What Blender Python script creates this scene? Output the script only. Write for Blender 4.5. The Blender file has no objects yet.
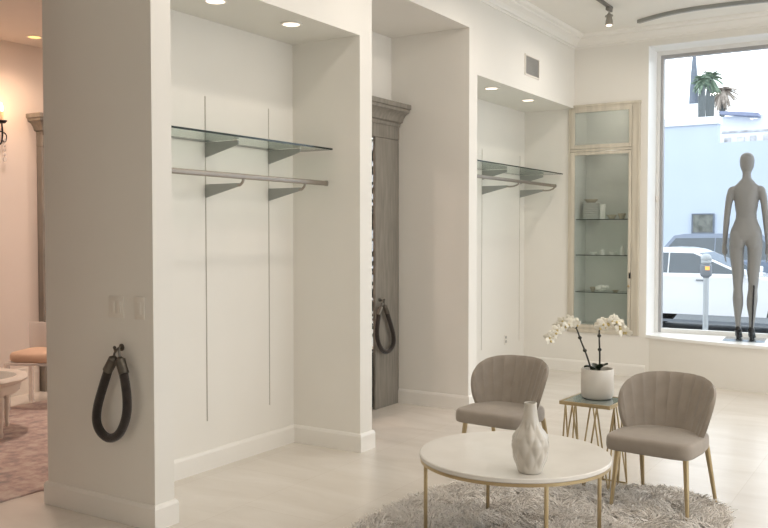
import bpy, bmesh, math, random
from mathutils import Vector, Matrix
random.seed(7)
PI = math.pi
C = bpy.context.scene.collection
sc = bpy.context.scene

# ------------------------------------------------------------------ materials
def newmat(name):
    m = bpy.data.materials.new(name); m.use_nodes = True
    nt = m.node_tree
    b = nt.nodes['Principled BSDF']
    return m, nt, b
def N(nt, t, **kw):
    n = nt.nodes.new(t)
    for k, v in kw.items(): setattr(n, k, v)
    return n
def coords(nt, scale=(1, 1, 1), src='Object'):
    tc = N(nt, 'ShaderNodeTexCoord'); mp = N(nt, 'ShaderNodeMapping')
    mp.inputs['Scale'].default_value = scale
    nt.links.new(tc.outputs[src], mp.inputs['Vector'])
    return mp.outputs['Vector']
def mat(name, col, rough=0.5, metal=0.0, var=0.05, nscale=6.0, bump=0.0, bscale=60.0, spec=0.5, col2=None, stretch=(1, 1, 1), coat=0.0, sheen=0.0, trans=0.0):
    m, nt, b = newmat(name)
    v = coords(nt, stretch)
    no = N(nt, 'ShaderNodeTexNoise'); no.inputs['Scale'].default_value = nscale; no.inputs['Detail'].default_value = 5
    nt.links.new(v, no.inputs['Vector'])
    cr = N(nt, 'ShaderNodeValToRGB')
    c1 = tuple(max(0, c * (1 - var)) for c in col)
    c2 = col2 if col2 else tuple(min(1, c * (1 + var)) for c in col)
    cr.color_ramp.elements[0].color = (*c1, 1); cr.color_ramp.elements[1].color = (*c2, 1)
    cr.color_ramp.elements[0].position = 0.3; cr.color_ramp.elements[1].position = 0.7
    nt.links.new(no.outputs['Fac'], cr.inputs['Fac']); nt.links.new(cr.outputs['Color'], b.inputs['Base Color'])
    b.inputs['Roughness'].default_value = rough; b.inputs['Metallic'].default_value = metal
    b.inputs['Specular IOR Level'].default_value = spec
    b.inputs['Coat Weight'].default_value = coat
    b.inputs['Sheen Weight'].default_value = sheen
    b.inputs['Transmission Weight'].default_value = trans
    if bump:
        n2 = N(nt, 'ShaderNodeTexNoise'); n2.inputs['Scale'].default_value = bscale; n2.inputs['Detail'].default_value = 3
        nt.links.new(v, n2.inputs['Vector'])
        bp = N(nt, 'ShaderNodeBump'); bp.inputs['Strength'].default_value = bump; bp.inputs['Distance'].default_value = 0.01
        nt.links.new(n2.outputs['Fac'], bp.inputs['Height']); nt.links.new(bp.outputs['Normal'], b.inputs['Normal'])
    return m
def emit(name, col, s):
    m, nt, b = newmat(name)
    b.inputs['Base Color'].default_value = (*col, 1)
    b.inputs['Emission Color'].default_value = (*col, 1); b.inputs['Emission Strength'].default_value = s
    return m
def thin_glass(name, tint, refl=0.06, rough=0.0, milk=0.0):
    m = bpy.data.materials.new(name); m.use_nodes = True; nt = m.node_tree; nt.nodes.clear()
    o = N(nt, 'ShaderNodeOutputMaterial'); t = N(nt, 'ShaderNodeBsdfTransparent'); g = N(nt, 'ShaderNodeBsdfGlossy')
    t.inputs['Color'].default_value = (*tint, 1); g.inputs['Roughness'].default_value = rough
    lw = N(nt, 'ShaderNodeFresnel'); lw.inputs['IOR'].default_value = 1.45
    geo = N(nt, 'ShaderNodeNewGeometry')
    ma = N(nt, 'ShaderNodeMath', operation='MULTIPLY'); ma.inputs[1].default_value = refl / 0.06
    sub = N(nt, 'ShaderNodeMath', operation='SUBTRACT'); sub.inputs[0].default_value = 1.0
    mb = N(nt, 'ShaderNodeMath', operation='MULTIPLY'); mb.use_clamp = True
    nt.links.new(lw.outputs[0], ma.inputs[0]); nt.links.new(geo.outputs['Backfacing'], sub.inputs[1])
    nt.links.new(ma.outputs[0], mb.inputs[0]); nt.links.new(sub.outputs[0], mb.inputs[1])
    mx = N(nt, 'ShaderNodeMixShader')
    nt.links.new(mb.outputs[0], mx.inputs[0]); nt.links.new(t.outputs[0], mx.inputs[1]); nt.links.new(g.outputs[0], mx.inputs[2])
    last = mx
    if milk:
        d = N(nt, 'ShaderNodeBsdfDiffuse'); d.inputs['Color'].default_value = (*tint, 1)
        m2 = N(nt, 'ShaderNodeMixShader'); m2.inputs[0].default_value = milk
        nt.links.new(mx.outputs[0], m2.inputs[1]); nt.links.new(d.outputs[0], m2.inputs[2]); last = m2
    nt.links.new(last.outputs[0], o.inputs['Surface'])
    return m

def floor_mat():
    m, nt, b = newmat('cream_tile')
    v = coords(nt)
    br = N(nt, 'ShaderNodeTexBrick'); br.offset = 0.5
    mp = N(nt, 'ShaderNodeMapping'); mp.inputs['Rotation'].default_value = (0, 0, PI / 2); mp.inputs['Location'].default_value = (0.22, 0.37, 0)
    nt.links.new(v, mp.inputs['Vector']); nt.links.new(mp.outputs[0], br.inputs['Vector'])
    br.inputs['Scale'].default_value = 1.0; br.inputs['Brick Width'].default_value = 1.2; br.inputs['Row Height'].default_value = 0.6
    br.inputs['Mortar Size'].default_value = 0.0016; br.inputs['Mortar Smooth'].default_value = 0.1
    br.inputs['Color1'].default_value = (1, 1, 1, 1); br.inputs['Color2'].default_value = (0.965, 0.96, 0.955, 1); br.inputs['Mortar'].default_value = (0.86, 0.83, 0.8, 1)
    no = N(nt, 'ShaderNodeTexNoise'); no.inputs['Scale'].default_value = 1.6; no.inputs['Detail'].default_value = 8; no.inputs['Roughness'].default_value = 0.62; no.inputs['Distortion'].default_value = 0.8
    mp2 = N(nt, 'ShaderNodeMapping'); mp2.inputs['Scale'].default_value = (0.8, 2.6, 1); nt.links.new(v, mp2.inputs['Vector']); nt.links.new(mp2.outputs[0], no.inputs['Vector'])
    cr = N(nt, 'ShaderNodeValToRGB'); cr.color_ramp.elements[0].position = 0.32; cr.color_ramp.elements[1].position = 0.66
    cr.color_ramp.elements[0].color = (0.67, 0.618, 0.556, 1); cr.color_ramp.elements[1].color = (0.745, 0.70, 0.645, 1)
    nt.links.new(no.outputs['Fac'], cr.inputs['Fac'])
    mx = N(nt, 'ShaderNodeMix', data_type='RGBA', blend_type='MULTIPLY'); mx.inputs[0].default_value = 1
    nt.links.new(cr.outputs[0], mx.inputs[6]); nt.links.new(br.outputs['Color'], mx.inputs[7])
    nt.links.new(mx.outputs[2], b.inputs['Base Color'])
    b.inputs['Roughness'].default_value = 0.27; b.inputs['Specular IOR Level'].default_value = 0.5
    return m
def old_rug_mat():
    m, nt, b = newmat('faded_rug')
    v = coords(nt)
    vo = N(nt, 'ShaderNodeTexVoronoi'); vo.inputs['Scale'].default_value = 9; nt.links.new(v, vo.inputs['Vector'])
    no = N(nt, 'ShaderNodeTexNoise'); no.inputs['Scale'].default_value = 8; no.inputs['Detail'].default_value = 8; no.inputs['Roughness'].default_value = 0.7; nt.links.new(v, no.inputs['Vector'])
    wv = N(nt, 'ShaderNodeTexWave'); wv.inputs['Scale'].default_value = 3; wv.inputs['Distortion'].default_value = 7; wv.inputs['Detail'].default_value = 3; nt.links.new(v, wv.inputs['Vector'])
    cr = N(nt, 'ShaderNodeValToRGB'); e = cr.color_ramp.elements
    e[0].position = 0.36; e[0].color = (0.34, 0.30, 0.29, 1); e[1].position = 0.6; e[1].color = (0.60, 0.52, 0.47, 1)
    x = e.new(0.48); x.color = (0.50, 0.38, 0.35, 1)
    ad = N(nt, 'ShaderNodeMix', data_type='FLOAT'); ad.inputs[0].default_value = 0.05
    nt.links.new(no.outputs['Fac'], ad.inputs[2]); nt.links.new(wv.outputs['Fac'], ad.inputs[3]); nt.links.new(ad.outputs[0], cr.inputs['Fac'])
    nt.links.new(cr.outputs[0], b.inputs['Base Color']); b.inputs['Roughness'].default_value = 0.95; b.inputs['Specular IOR Level'].default_value = 0.1
    return m

M = {}
M['wall'] = mat('warm_white_paint', (0.80, 0.775, 0.728), 0.6, var=0.012, nscale=2, bump=0.04, bscale=220, spec=0.3)
M['trim'] = mat('white_trim_paint', (0.83, 0.805, 0.762), 0.35, var=0.01)
M['ceil'] = mat('ceiling_paint', (0.80, 0.775, 0.725), 0.8, var=0.012, nscale=2, spec=0.2)
M['sill'] = mat('white_sill_paint', (0.88, 0.875, 0.86), 0.3, var=0.01)
M['floor'] = floor_mat()
M['pinkwall'] = mat('left_room_paint', (0.76, 0.67, 0.605), 0.6, var=0.015, nscale=2, spec=0.25)
M['oldrug'] = old_rug_mat()
M['casing'] = mat('weathered_grey_wood', (0.235, 0.215, 0.185), 0.6, var=0.18, nscale=5, stretch=(6, 6, 0.7), bump=0.1, bscale=14)
M['iron'] = mat('black_iron', (0.012, 0.012, 0.013), 0.45, metal=0.4, var=0.1)
M['rope'] = mat('black_velvet', (0.034, 0.026, 0.022), 0.85, var=0.2, nscale=40, bump=0.3, bscale=200, sheen=0.35, spec=0.2)
M['steel'] = mat('brushed_steel', (0.42, 0.40, 0.37), 0.32, metal=1.0, var=0.06, nscale=30)
M['pewter'] = mat('dark_pewter', (0.15, 0.135, 0.115), 0.38, metal=0.9, var=0.1, nscale=30)
M['nickel'] = mat('satin_nickel', (0.36, 0.32, 0.28), 0.38, metal=0.9, var=0.05, nscale=20)
M['bracket'] = mat('grey_bracket', (0.33, 0.335, 0.32), 0.4, metal=0.5, var=0.05)
M['slot'] = mat('slot_dark', (0.16, 0.145, 0.125), 0.6, var=0.1)
M['glass'] = thin_glass('shelf_glass', (0.86, 0.93, 0.90), refl=0.07)
M['glassedge'] = mat('glass_edge', (0.008, 0.02, 0.018), 0.15, var=0.2, nscale=3)
M['window'] = thin_glass('window_glass', (0.96, 0.975, 0.98), refl=0.04)
M['cabglass'] = thin_glass('cabinet_glass', (0.93, 0.945, 0.935), refl=0.06)
M['frost'] = thin_glass('misty_glass', (0.84, 0.86, 0.84), refl=0.06, milk=0.22)
M['cabinet'] = mat('limed_wood', (0.60, 0.55, 0.46), 0.55, var=0.1, nscale=4, stretch=(5, 5, 0.6), bump=0.06, bscale=18)
M['cabin'] = mat('cabinet_lining', (0.66, 0.665, 0.64), 0.6, var=0.03)
M['alu'] = mat('window_aluminium', (0.42, 0.415, 0.42), 0.45, metal=0.5, var=0.04)
M['alulight'] = mat('light_aluminium', (0.78, 0.77, 0.75), 0.45, metal=0.0, var=0.03)
M['plastic'] = mat('white_plastic', (0.78, 0.74, 0.68), 0.4, var=0.01)
M['lamp'] = emit('lamp_glow', (1.0, 0.84, 0.68), 2.2)
M['warmlamp'] = emit('warm_lamp_glow', (1.0, 0.56, 0.20), 1.7)
M['candle'] = emit('candle_glow', (1.0, 0.62, 0.28), 14.0)
M['cream'] = mat('candle_sleeve', (0.62, 0.42, 0.28), 0.5)
M['velvet'] = mat('taupe_upholstery', (0.315, 0.274, 0.234), 0.75, var=0.06, nscale=14, bump=0.12, bscale=350, sheen=0.25, spec=0.25)
M['brass'] = mat('aged_brass', (0.47, 0.37, 0.22), 0.34, metal=0.85, var=0.06, nscale=12)
M['marble'] = mat('white_marble', (0.75, 0.72, 0.675), 0.22, var=0.03, nscale=5, col2=(0.79, 0.765, 0.725))
M['vase'] = mat('glazed_ceramic', (0.58, 0.545, 0.49), 0.22, var=0.03, coat=0.3)
M['pot'] = mat('matte_pot', (0.70, 0.665, 0.61), 0.42, var=0.02)
M['soil'] = mat('dark_moss', (0.03, 0.032, 0.018), 0.9, var=0.5, nscale=60, bump=0.6)
M['leaf'] = mat('orchid_leaf', (0.018, 0.028, 0.014), 0.35, var=0.2, nscale=10)
M['stem'] = mat('orchid_stem', (0.02, 0.02, 0.013), 0.5, var=0.2)
M['petal'] = mat('orchid_petal', (0.86, 0.83, 0.74), 0.55, var=0.03)
M['lip'] = mat('orchid_lip', (0.62, 0.50, 0.22), 0.5)
M['mirror'] = mat('table_mirror_glass', (0.50, 0.57, 0.55), 0.1, metal=0.7, var=0.03)
M['pile'] = mat('shag_pile', (0.82, 0.775, 0.725), 0.9, var=0.10, nscale=5, spec=0.1)
M['rugback'] = mat('rug_backing', (0.33, 0.30, 0.27), 0.95)
M['mann'] = mat('grey_mannequin', (0.245, 0.25, 0.252), 0.42, var=0.02)
M['heel'] = mat('black_patent', (0.012, 0.012, 0.014), 0.25)
M['base'] = thin_glass('base_glass', (0.90, 0.93, 0.95), refl=0.07)
M['peach'] = mat('peach_cushion', (0.70, 0.49, 0.36), 0.7, var=0.04)
M['acrylic'] = thin_glass('clear_acrylic', (0.93, 0.90, 0.88), refl=0.07, milk=0.42)
M['carved'] = mat('cream_carved_wood', (0.76, 0.70, 0.63), 0.45, var=0.05)
M['vent'] = mat('vent_grey', (0.36, 0.35, 0.33), 0.6)
M['asphalt'] = mat('asphalt', (0.17, 0.185, 0.20), 0.9, var=0.35, nscale=25)
M['pave'] = mat('sidewalk_concrete', (0.36, 0.36, 0.36), 0.9, var=0.08)
M['bluewall'] = mat('pale_blue_stucco', (0.47, 0.54, 0.655), 0.85, var=0.02, nscale=1.2)
M['whitewall'] = mat('white_stucco', (0.72, 0.75, 0.80), 0.85, var=0.03)
M['pattern'] = mat('weathered_relief', (0.50, 0.50, 0.52), 0.8, var=0.4, nscale=3)
M['darkroof'] = mat('slate_awning', (0.22, 0.25, 0.36), 0.7, var=0.1)
M['greywin'] = mat('dusty_window', (0.13, 0.14, 0.13), 0.35, var=0.5, nscale=5)
M['carwhite'] = mat('white_car_paint', (0.74, 0.76, 0.80), 0.2, coat=0.6, var=0.01)
M['carblue'] = mat('slate_blue_car_paint', (0.17, 0.21, 0.29), 0.3, coat=0.5, var=0.02)
M['carglass'] = mat('tinted_car_glass', (0.05, 0.07, 0.09), 0.08, metal=0.0, spec=0.9, var=0.1)
M['tyre'] = mat('tyre_rubber', (0.02, 0.02, 0.022), 0.8)
M['meter'] = mat('meter_grey', (0.20, 0.22, 0.25), 0.5, metal=0.3)
M['meterpole'] = mat('galvanised_pole', (0.40, 0.43, 0.46), 0.5, metal=0.3)
M['orange'] = emit('meter_display', (1.0, 0.42, 0.10), 0.7)
M['palm'] = mat('palm_green', (0.20, 0.27, 0.20), 0.7, var=0.25)  # greyed and paled so the colour stands in for haze
M['palmdry'] = mat('palm_dry', (0.42, 0.37, 0.33), 0.8, var=0.25)
M['trunk'] = mat('palm_trunk', (0.11, 0.125, 0.13), 0.9, var=0.25, nscale=8, stretch=(1, 1, 4))
M['spire'] = mat('spire_slate', (0.14, 0.165, 0.21), 0.7, var=0.12)
M['china'] = mat('white_china', (0.72, 0.72, 0.69), 0.35)
M['tan'] = mat('tan_ceramic', (0.42, 0.37, 0.29), 0.5)
M['track'] = mat('track_grey', (0.20, 0.185, 0.165), 0.45, metal=0.4)
M['panelwhite'] = mat('glossy_white_panel', (0.86, 0.86, 0.86), 0.4, var=0.02)

# ------------------------------------------------------------------ mesh builder
class MB:
    def __init__(s): s.bm = bmesh.new()
    def _mi(s, faces, mi):
        for f in faces: f.material_index = mi
    def box(s, x0, y0, z0, x1, y1, z1, bev=0.0, seg=2, mi=0, rot=None):
        r = bmesh.ops.create_cube(s.bm, size=1.0); vs = r['verts']
        for v in vs: v.co = Vector(((x0 + x1) / 2 + v.co.x * (x1 - x0), (y0 + y1) / 2 + v.co.y * (y1 - y0), (z0 + z1) / 2 + v.co.z * (z1 - z0)))
        fs = list({f for v in vs for f in v.link_faces}); s._mi(fs, mi)
        if bev:
            es = list({e for v in vs for e in v.link_edges})
            rr = bmesh.ops.bevel(s.bm, geom=es, offset=bev, segments=seg, profile=0.5, affect='EDGES'); s._mi(rr['faces'], mi)
        return s
    def prism(s, poly, a, b, axis='z', mi=0):
        def P(p, t):
            return {'z': (p[0], p[1], t), 'y': (p[0], t, p[1]), 'x': (t, p[0], p[1])}[axis]
        v0 = [s.bm.verts.new(P(p, a)) for p in poly]; v1 = [s.bm.verts.new(P(p, b)) for p in poly]; n = len(poly)
        fs = [s.bm.faces.new((v0[i], v0[(i + 1) % n], v1[(i + 1) % n], v1[i])) for i in range(n)]
        fs.append(s.bm.faces.new(v0[::-1])); fs.append(s.bm.faces.new(v1)); s._mi(fs, mi)
        return s
    def loft(s, rings, cap=True, closed=True, mi=0):
        R = [[s.bm.verts.new(p) for p in r] for r in rings]; fs = []
        for a, b in zip(R, R[1:]):
            n = len(a)
            for i in range(n if closed else n - 1):
                j = (i + 1) % n; fs.append(s.bm.faces.new((a[i], a[j], b[j], b[i])))
        if cap and closed:
            fs.append(s.bm.faces.new(R[0][::-1])); fs.append(s.bm.faces.new(R[-1]))
        s._mi(fs, mi); return s
    def lathe(s, prof, cx=0, cy=0, n=32, mi=0, fn=None):
        rings = []
        for r, z in prof:
            ring = []
            for i in range(n):
                a = 2 * PI * i / n; rr = max(r, 1e-4)
                if fn: rr = fn(rr, a, z)
                ring.append((cx + rr * math.cos(a), cy + rr * math.sin(a), z))
            rings.append(ring)
        return s.loft(rings, mi=mi)
    def tube(s, pts, r, n=10, mi=0, rs=None):
        pts = [Vector(p) for p in pts]; rings = []; up = None
        for i, p in enumerate(pts):
            d = (pts[min(i + 1, len(pts) - 1)] - pts[max(i - 1, 0)]).normalized()
            if up is None:
                up = Vector((0, 0, 1)) if abs(d.z) < 0.9 else Vector((1, 0, 0))
            u = (up - d * up.dot(d)).normalized(); w = d.cross(u); up = u
            rr = rs[i] if rs else r
            rings.append([p + (u * math.cos(2 * PI * k / n) + w * math.sin(2 * PI * k / n)) * rr for k in range(n)])
        return s.loft(rings, mi=mi)
    def bar(s, p0, p1, w, h=None, mi=0):
        h = h or w; p0, p1 = Vector(p0), Vector(p1); d = (p1 - p0).normalized()
        up = Vector((0, 0, 1)) if abs(d.z) < 0.9 else Vector((0, 1, 0))
        a = d.cross(up).normalized(); b = a.cross(d)
        q = [(a * sx * w / 2 + b * sy * h / 2) for sx, sy in ((-1, -1), (1, -1), (1, 1), (-1, 1))]
        return s.loft([[p0 + x for x in q], [p1 + x for x in q]], mi=mi)
    def ball(s, c, r, sx=1, sy=1, sz=1, u=16, v=10, mi=0, rot=None):
        q = bmesh.ops.create_uvsphere(s.bm, u_segments=u, v_segments=v, radius=r); c = Vector(c)
        for vv in q['verts']:
            p = Vector((vv.co.x * sx, vv.co.y * sy, vv.co.z * sz))
            if rot: p = rot @ p
            vv.co = p + c
        s._mi(list({f for x in q['verts'] for f in x.link_faces}), mi); return s
    def sweep(s, path, prof, closed=False, mi=0):
        """profile (offset to the right of travel, z) swept in plan with mitred corners"""
        P = [Vector((p[0], p[1])) for p in path]; rings = []
        for i, p in enumerate(P):
            d0 = (P[i] - P[i - 1]).normalized() if i > 0 else None
            d1 = (P[i + 1] - P[i]).normalized() if i < len(P) - 1 else None
            n0 = Vector((d0.y, -d0.x)) if d0 else None; n1 = Vector((d1.y, -d1.x)) if d1 else None
            if n0 is None: m = n1
            elif n1 is None: m = n0
            else:
                m = n0 + n1; m = m / (1 + n0.dot(n1)) if (1 + n0.dot(n1)) > 1e-3 else n1
            rings.append([(p.x + m.x * o, p.y + m.y * o, z) for o, z in prof])
        return s.loft(rings, mi=mi)
    def build(s, name, mats, parent=None, smooth=35, loc=None, rz=None):
        bmesh.ops.recalc_face_normals(s.bm, faces=s.bm.faces)
        me = bpy.data.meshes.new(name); s.bm.to_mesh(me); s.bm.free()
        for m in (mats if isinstance(mats, (list, tuple)) else [mats]): me.materials.append(m)
        if smooth:
            me.shade_smooth(); me.set_sharp_from_angle(angle=math.radians(smooth))
        o = bpy.data.objects.new(name, me); C.objects.link(o)
        if parent: o.parent = parent
        if loc: o.location = loc
        if rz is not None: o.rotation_euler = (0, 0, rz)
        return o
def tag(o, label, cat, group=None):
    o['label'] = label; o['category'] = cat
    if group: o['group'] = group
    return o
def thing(name, label, cat, loc=(0, 0, 0), rz=0, group=None):
    o = bpy.data.objects.new(name, None); C.objects.link(o); o.location = loc; o.rotation_euler = (0, 0, rz); o.empty_display_size = 0.1
    return tag(o, label, cat, group)
def struct(o): o['kind'] = 'structure'; return o
KIDS = {}
def kids(o):
    return [c for c in C.objects if c.parent == o]
def dup(root, loc, rz, label, group=None):
    r = root.copy(); C.objects.link(r); r.location = loc; r.rotation_euler = (0, 0, rz); r['label'] = label
    if group: r['group'] = group
    for ch in kids(root):
        c = ch.copy(); C.objects.link(c); c.parent = r
        for g in kids(ch):
            d = g.copy(); C.objects.link(d); d.parent = c
    return r
def bez(p, n=24):
    """Catmull-Rom through points"""
    P = [Vector(q) for q in p]; out = []
    for i in range(len(P) - 1):
        a, b, c, d = P[max(i - 1, 0)], P[i], P[i + 1], P[min(i + 2, len(P) - 1)]
        for k in range(n):
            t = k / n
            out.append(0.5 * ((2 * b) + (-a + c) * t + (2 * a - 5 * b + 4 * c - d) * t * t + (-a + 3 * b - 3 * c + d) * t ** 3))
    out.append(P[-1]); return out

# ------------------------------------------------------------------ room shell
WX = -3.475          # face of the wall bank on the left
NB = -4.08           # back of the niches
WY = 9.60            # face of the window wall
WT = 10.0            # its outer face
CZ = 3.80            # ceiling
RX = 4.4; BY = -2.6  # right wall, wall behind the camera
LX = -7.56; LZ = 3.43  # far wall and ceiling of the room on the left

f = MB(); f.box(LX - .2, BY - .2, -0.12, RX + .2, WT, 0); struct(f.build('floor', M['floor'], smooth=0))
c = MB(); c.box(-4.28, BY - .2, CZ, RX + .2, WT, CZ + .15); struct(c.build('ceiling', M['ceil'], smooth=0))
w = MB()
w.box(-4.36, 3.24, 0, WX, 3.38, CZ)
w.box(-4.28, 3.38, 0, NB, 5.205, 2.99); w.box(-4.28, 3.38, 2.99, WX, 5.205, CZ)
w.box(-4.28, 5.205, 0, WX, 5.362, CZ)
w.box(-4.28, 5.362, 3.39, WX, 6.94, CZ)
w.box(-4.40, 5.362, 0, -4.28, 5.56, 3.39); w.box(-4.40, 5.56, 2.50, -4.28, 6.94, 3.39); w.box(-4.31, 6.72, 0, -4.226, 6.94, 2.50); w.box(-4.28, 5.362, 0, -4.226, 5.54, 2.44)
w.box(-4.28, 6.94, 0, WX, 7.10, CZ)
w.box(-4.28, 7.10, 0, NB, WT, 3.0); w.box(-4.28, 7.10, 3.0, WX, WT, CZ)
struct(w.build('wall_left', M['wall'], smooth=0))
# window wall with the cabinet recess, the big display window and a glazed shop door beyond the frame
WL, WR, WS, WTOP = -2.645, 1.45, 0.47, 3.613
w = MB()
w.box(WX, WY, 3.005, -3.40, WT, CZ); w.box(WX, WY, 0, -3.47, WT, 3.005)
w.box(-3.47, WY, 0, -2.84, WT, 0.52); w.box(-3.40, WY, 3.005, -2.84, WT, CZ)
w.box(-2.84, WY, 0, WL, WT, CZ)
w.box(WL, WY, WTOP, WR, WT, CZ); w.box(WL, WY, 0, WR, WT, WS - 0.03)
w.box(WR, WY, 0, 1.9, WT, CZ); w.box(1.9, WY, 3.2, 4.0, WT, CZ); w.box(4.0, WY, 0, RX, WT, CZ)
w.box(NB, WY, 0, -3.475, WT, 3.0)
struct(w.build('wall_far', M['wall'], smooth=0))
w = MB()
RWIN = [(1.0, 4.6), (5.2, 8.8)]; RZ0, RZ1 = .35, 3.3
w.box(RX, BY, 0, RX + .2, 1.0, CZ); w.box(RX, 4.6, 0, RX + .2, 5.2, CZ); w.box(RX, 8.8, 0, RX + .2, WT, CZ)
for a, b in RWIN: w.box(RX, a, 0, RX + .2, b, RZ0); w.box(RX, a, RZ1, RX + .2, b, CZ)
struct(w.build('wall_right', M['wall'], smooth=0))
w = MB(); w.box(LX, BY - .2, 0, RX + .2, BY, CZ + .15); struct(w.build('wall_back', M['wall'], smooth=0))
w = MB(); w.box(-4.42, BY, 0, -4.28, 2.2, CZ); w.box(-4.42, 2.2, 3.15, -4.28, 3.24, CZ); struct(w.build('wall_near', M['wall'], smooth=0))
# the room on the left
w = MB()
w.box(LX - .15, BY, 0, LX, 9.2, LZ + .3)
struct(w.build('wall_parlour', M['pinkwall'], smooth=0))
w = MB(); w.box(LX, 9.0, 0, -6.9, 9.2, LZ + .3); w.box(-4.9, 9.0, 0, -4.28, 9.2, LZ + .3); w.box(-6.9, 9.0, 0, -4.9, 9.2, .12); w.box(-6.9, 9.0, 2.9, -4.9, 9.2, LZ + .3); struct(w.build('wall_parlour_end', M['pinkwall'], smooth=0))
w = MB(); w.box(LX, BY, LZ, -4.42, 9.2, LZ + .15); w.box(-4.42, 3.24, LZ, -4.28, 9.2, LZ + .15)
struct(w.build('ceiling_parlour', M['pinkwall'], smooth=0))

BB = [(0, 0), (0.018, 0), (0.018, 0.112), (0.012, 0.126), (0.006, 0.133), (0, 0.133)]
b = MB(); b.sweep([(-4.36, 3.38), (-4.36, 3.24), (WX, 3.24), (WX, 3.38), (NB, 3.38), (NB, 5.205), (WX, 5.205), (WX, 5.362), (-4.24, 5.362)], BB)
struct(b.build('baseboard_left', M['trim'], smooth=0))
b = MB(); b.sweep([(-4.195, 6.94), (WX, 6.94), (WX, 7.10), (NB, 7.10), (NB, WY), (WL, WY)], BB)
struct(b.build('baseboard_far', M['trim'], smooth=0))
BB2 = [(0, 0), (0.03, 0), (0.03, 0.2), (0.018, 0.225), (0.018, 0.25), (0, 0.26)]
b = MB(); b.sweep([(LX, 2.0), (LX, 5.5)], BB2); struct(b.build('baseboard_parlour', M['carved'], smooth=0))
# crown moulding: stepped cove
CR = [(0, 3.665), (0.012, 3.665), (0.014, 3.685), (0.03, 3.69), (0.036, 3.705), (0.055, 3.725), (0.085, 3.745), (0.10, 3.75), (0.105, 3.765), (0.135, 3.772), (0.15, 3.785), (0.155, CZ), (0, CZ)]
b = MB(); b.sweep([(-4.36, 3.24), (WX, 3.24), (WX, WY), (RX, WY)], CR); struct(b.build('trim_crown', M['trim'], smooth=0))

# bowed display platform below the window
def bow(x):      # front edge of the sill
    t = (x - WL) / (WR - WL)
    return WY - 0.40 * (1 - abs(2 * t - 1) ** 2.6) - 0.0
xs = [WL + (WR - WL) * (0.5 - 0.5 * math.cos(PI * i / 40)) for i in range(41)]
poly = [(x, bow(x) + 0.02) for x in xs] + [(WR, WY), (WL, WY)]
p = MB(); p.prism(poly[1:-1][0:39] + [(WR, WY - .001), (WL, WY - .001)], 0, WS - 0.03); struct(p.build('wall_platform', M['wall'], smooth=20))
poly = [(x, bow(x) - 0.005) for x in xs[1:-1]] + [(WR, WY), (WR, WT - 0.05), (WL, WT - 0.05), (WL, WY)]
p = MB(); p.prism(poly, WS - 0.03, WS); struct(p.build('trim_sill', M['sill'], smooth=20))

m = MB(); m.box(WL - .0, WY + .002, WS, WL + .006, WT - .07, WTOP); m.box(WL + .006, WY + .002, WTOP - .006, WR, WT - .07, WTOP); struct(m.build('trim_reveal', M['sill'], smooth=0))  # boards added in whiter paint, standing in for daylight bounced onto the reveal
# the window: frame, mullions, glass
wf = MB(); y0, y1 = WT - 0.07, WT + 0.02; fw = 0.055
wf.box(WL, y0, WS, WL + 0.045, y1, WTOP, mi=1); wf.box(WR - 0.045, y0, WS, WR, y1, WTOP, mi=1)
wf.box(WL + .045, y0, WTOP - 0.05, WR - .045, y1, WTOP, mi=1)
a, d = WL + 0.045, WR - 0.045
wf.box(a, y0 + .02, WS + .0, a + 0.03, y1, WTOP - .05); wf.box(d - .03, y0 + .02, WS, d, y1, WTOP - .05)
wf.box(a + .03, y0 + .02, WTOP - 0.085, d - .03, y1, WTOP - .05); wf.box(a + .03, y0 + .02, WS, d - .03, y1, WS + 0.045, mi=1)
wfo = struct(wf.build('window_1', [M['alu'], M['alulight']], smooth=0))
g = MB(); g.box(a + .03, WT - .02, WS + .045, d - .03, WT - .012, WTOP - .085); g.build('pane', M['window'], wfo, smooth=0)
l = MB(); l.box(WL + .012, WT - .085, 1.93, WL + .034, WT - .07, 2.0, bev=.003); l.box(WL + .016, WT - .1, 1.955, WL + .03, WT - .085, 1.975); l.build('latch', M['plastic'], wfo)
for i_, (a, b) in enumerate(RWIN):
    q = MB(); q.box(RX + .12, a, RZ0, RX + .17, a + .05, RZ1); q.box(RX + .12, b - .05, RZ0, RX + .17, b, RZ1); q.box(RX + .12, a + .05, RZ0, RX + .17, b - .05, RZ0 + .05); q.box(RX + .12, a + .05, RZ1 - .05, RX + .17, b - .05, RZ1)
    qo = struct(q.build('window_%d' % (i_ + 2), M['alu'], smooth=0))
    q = MB(); q.box(RX + .14, a + .05, RZ0 + .05, RX + .148, b - .05, RZ1 - .05); q.build('pane', M['window'], qo, smooth=0)
q = MB(); q.box(-6.9, 9.08, .12, -6.84, 9.15, 2.9); q.box(-4.96, 9.08, .12, -4.9, 9.15, 2.9); q.box(-6.84, 9.08, 2.84, -4.96, 9.15, 2.9); q.box(-6.84, 9.08, .12, -4.96, 9.15, .18)
qo = struct(q.build('window_4', M['alulight'], smooth=0)); q = MB(); q.box(-6.84, 9.1, .18, -4.96, 9.108, 2.84); q.build('pane', M['frost'], qo, smooth=0)
df = MB(); df.box(1.9, y0, 0, 1.97, y1, 3.2); df.box(3.93, y0, 0, 4.0, y1, 3.2); df.box(2.92, y0, 0, 2.98, y1, 3.2); df.box(1.97, y0, 3.13, 2.92, y1, 3.2); df.box(2.98, y0, 3.13, 3.93, y1, 3.2); df.box(1.97, y0, 2.2, 2.92, y1, 2.26); df.box(2.98, y0, 2.2, 3.93, y1, 2.26)
dfo = struct(df.build('door_1', M['alu'], smooth=0))
g = MB(); g.box(1.97, WT - .02, 0, 2.92, WT - .012, 3.13); g.box(2.98, WT - .02, 0, 3.93, WT - .012, 3.13); g.build('pane', M['window'], dfo, smooth=0)

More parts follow.
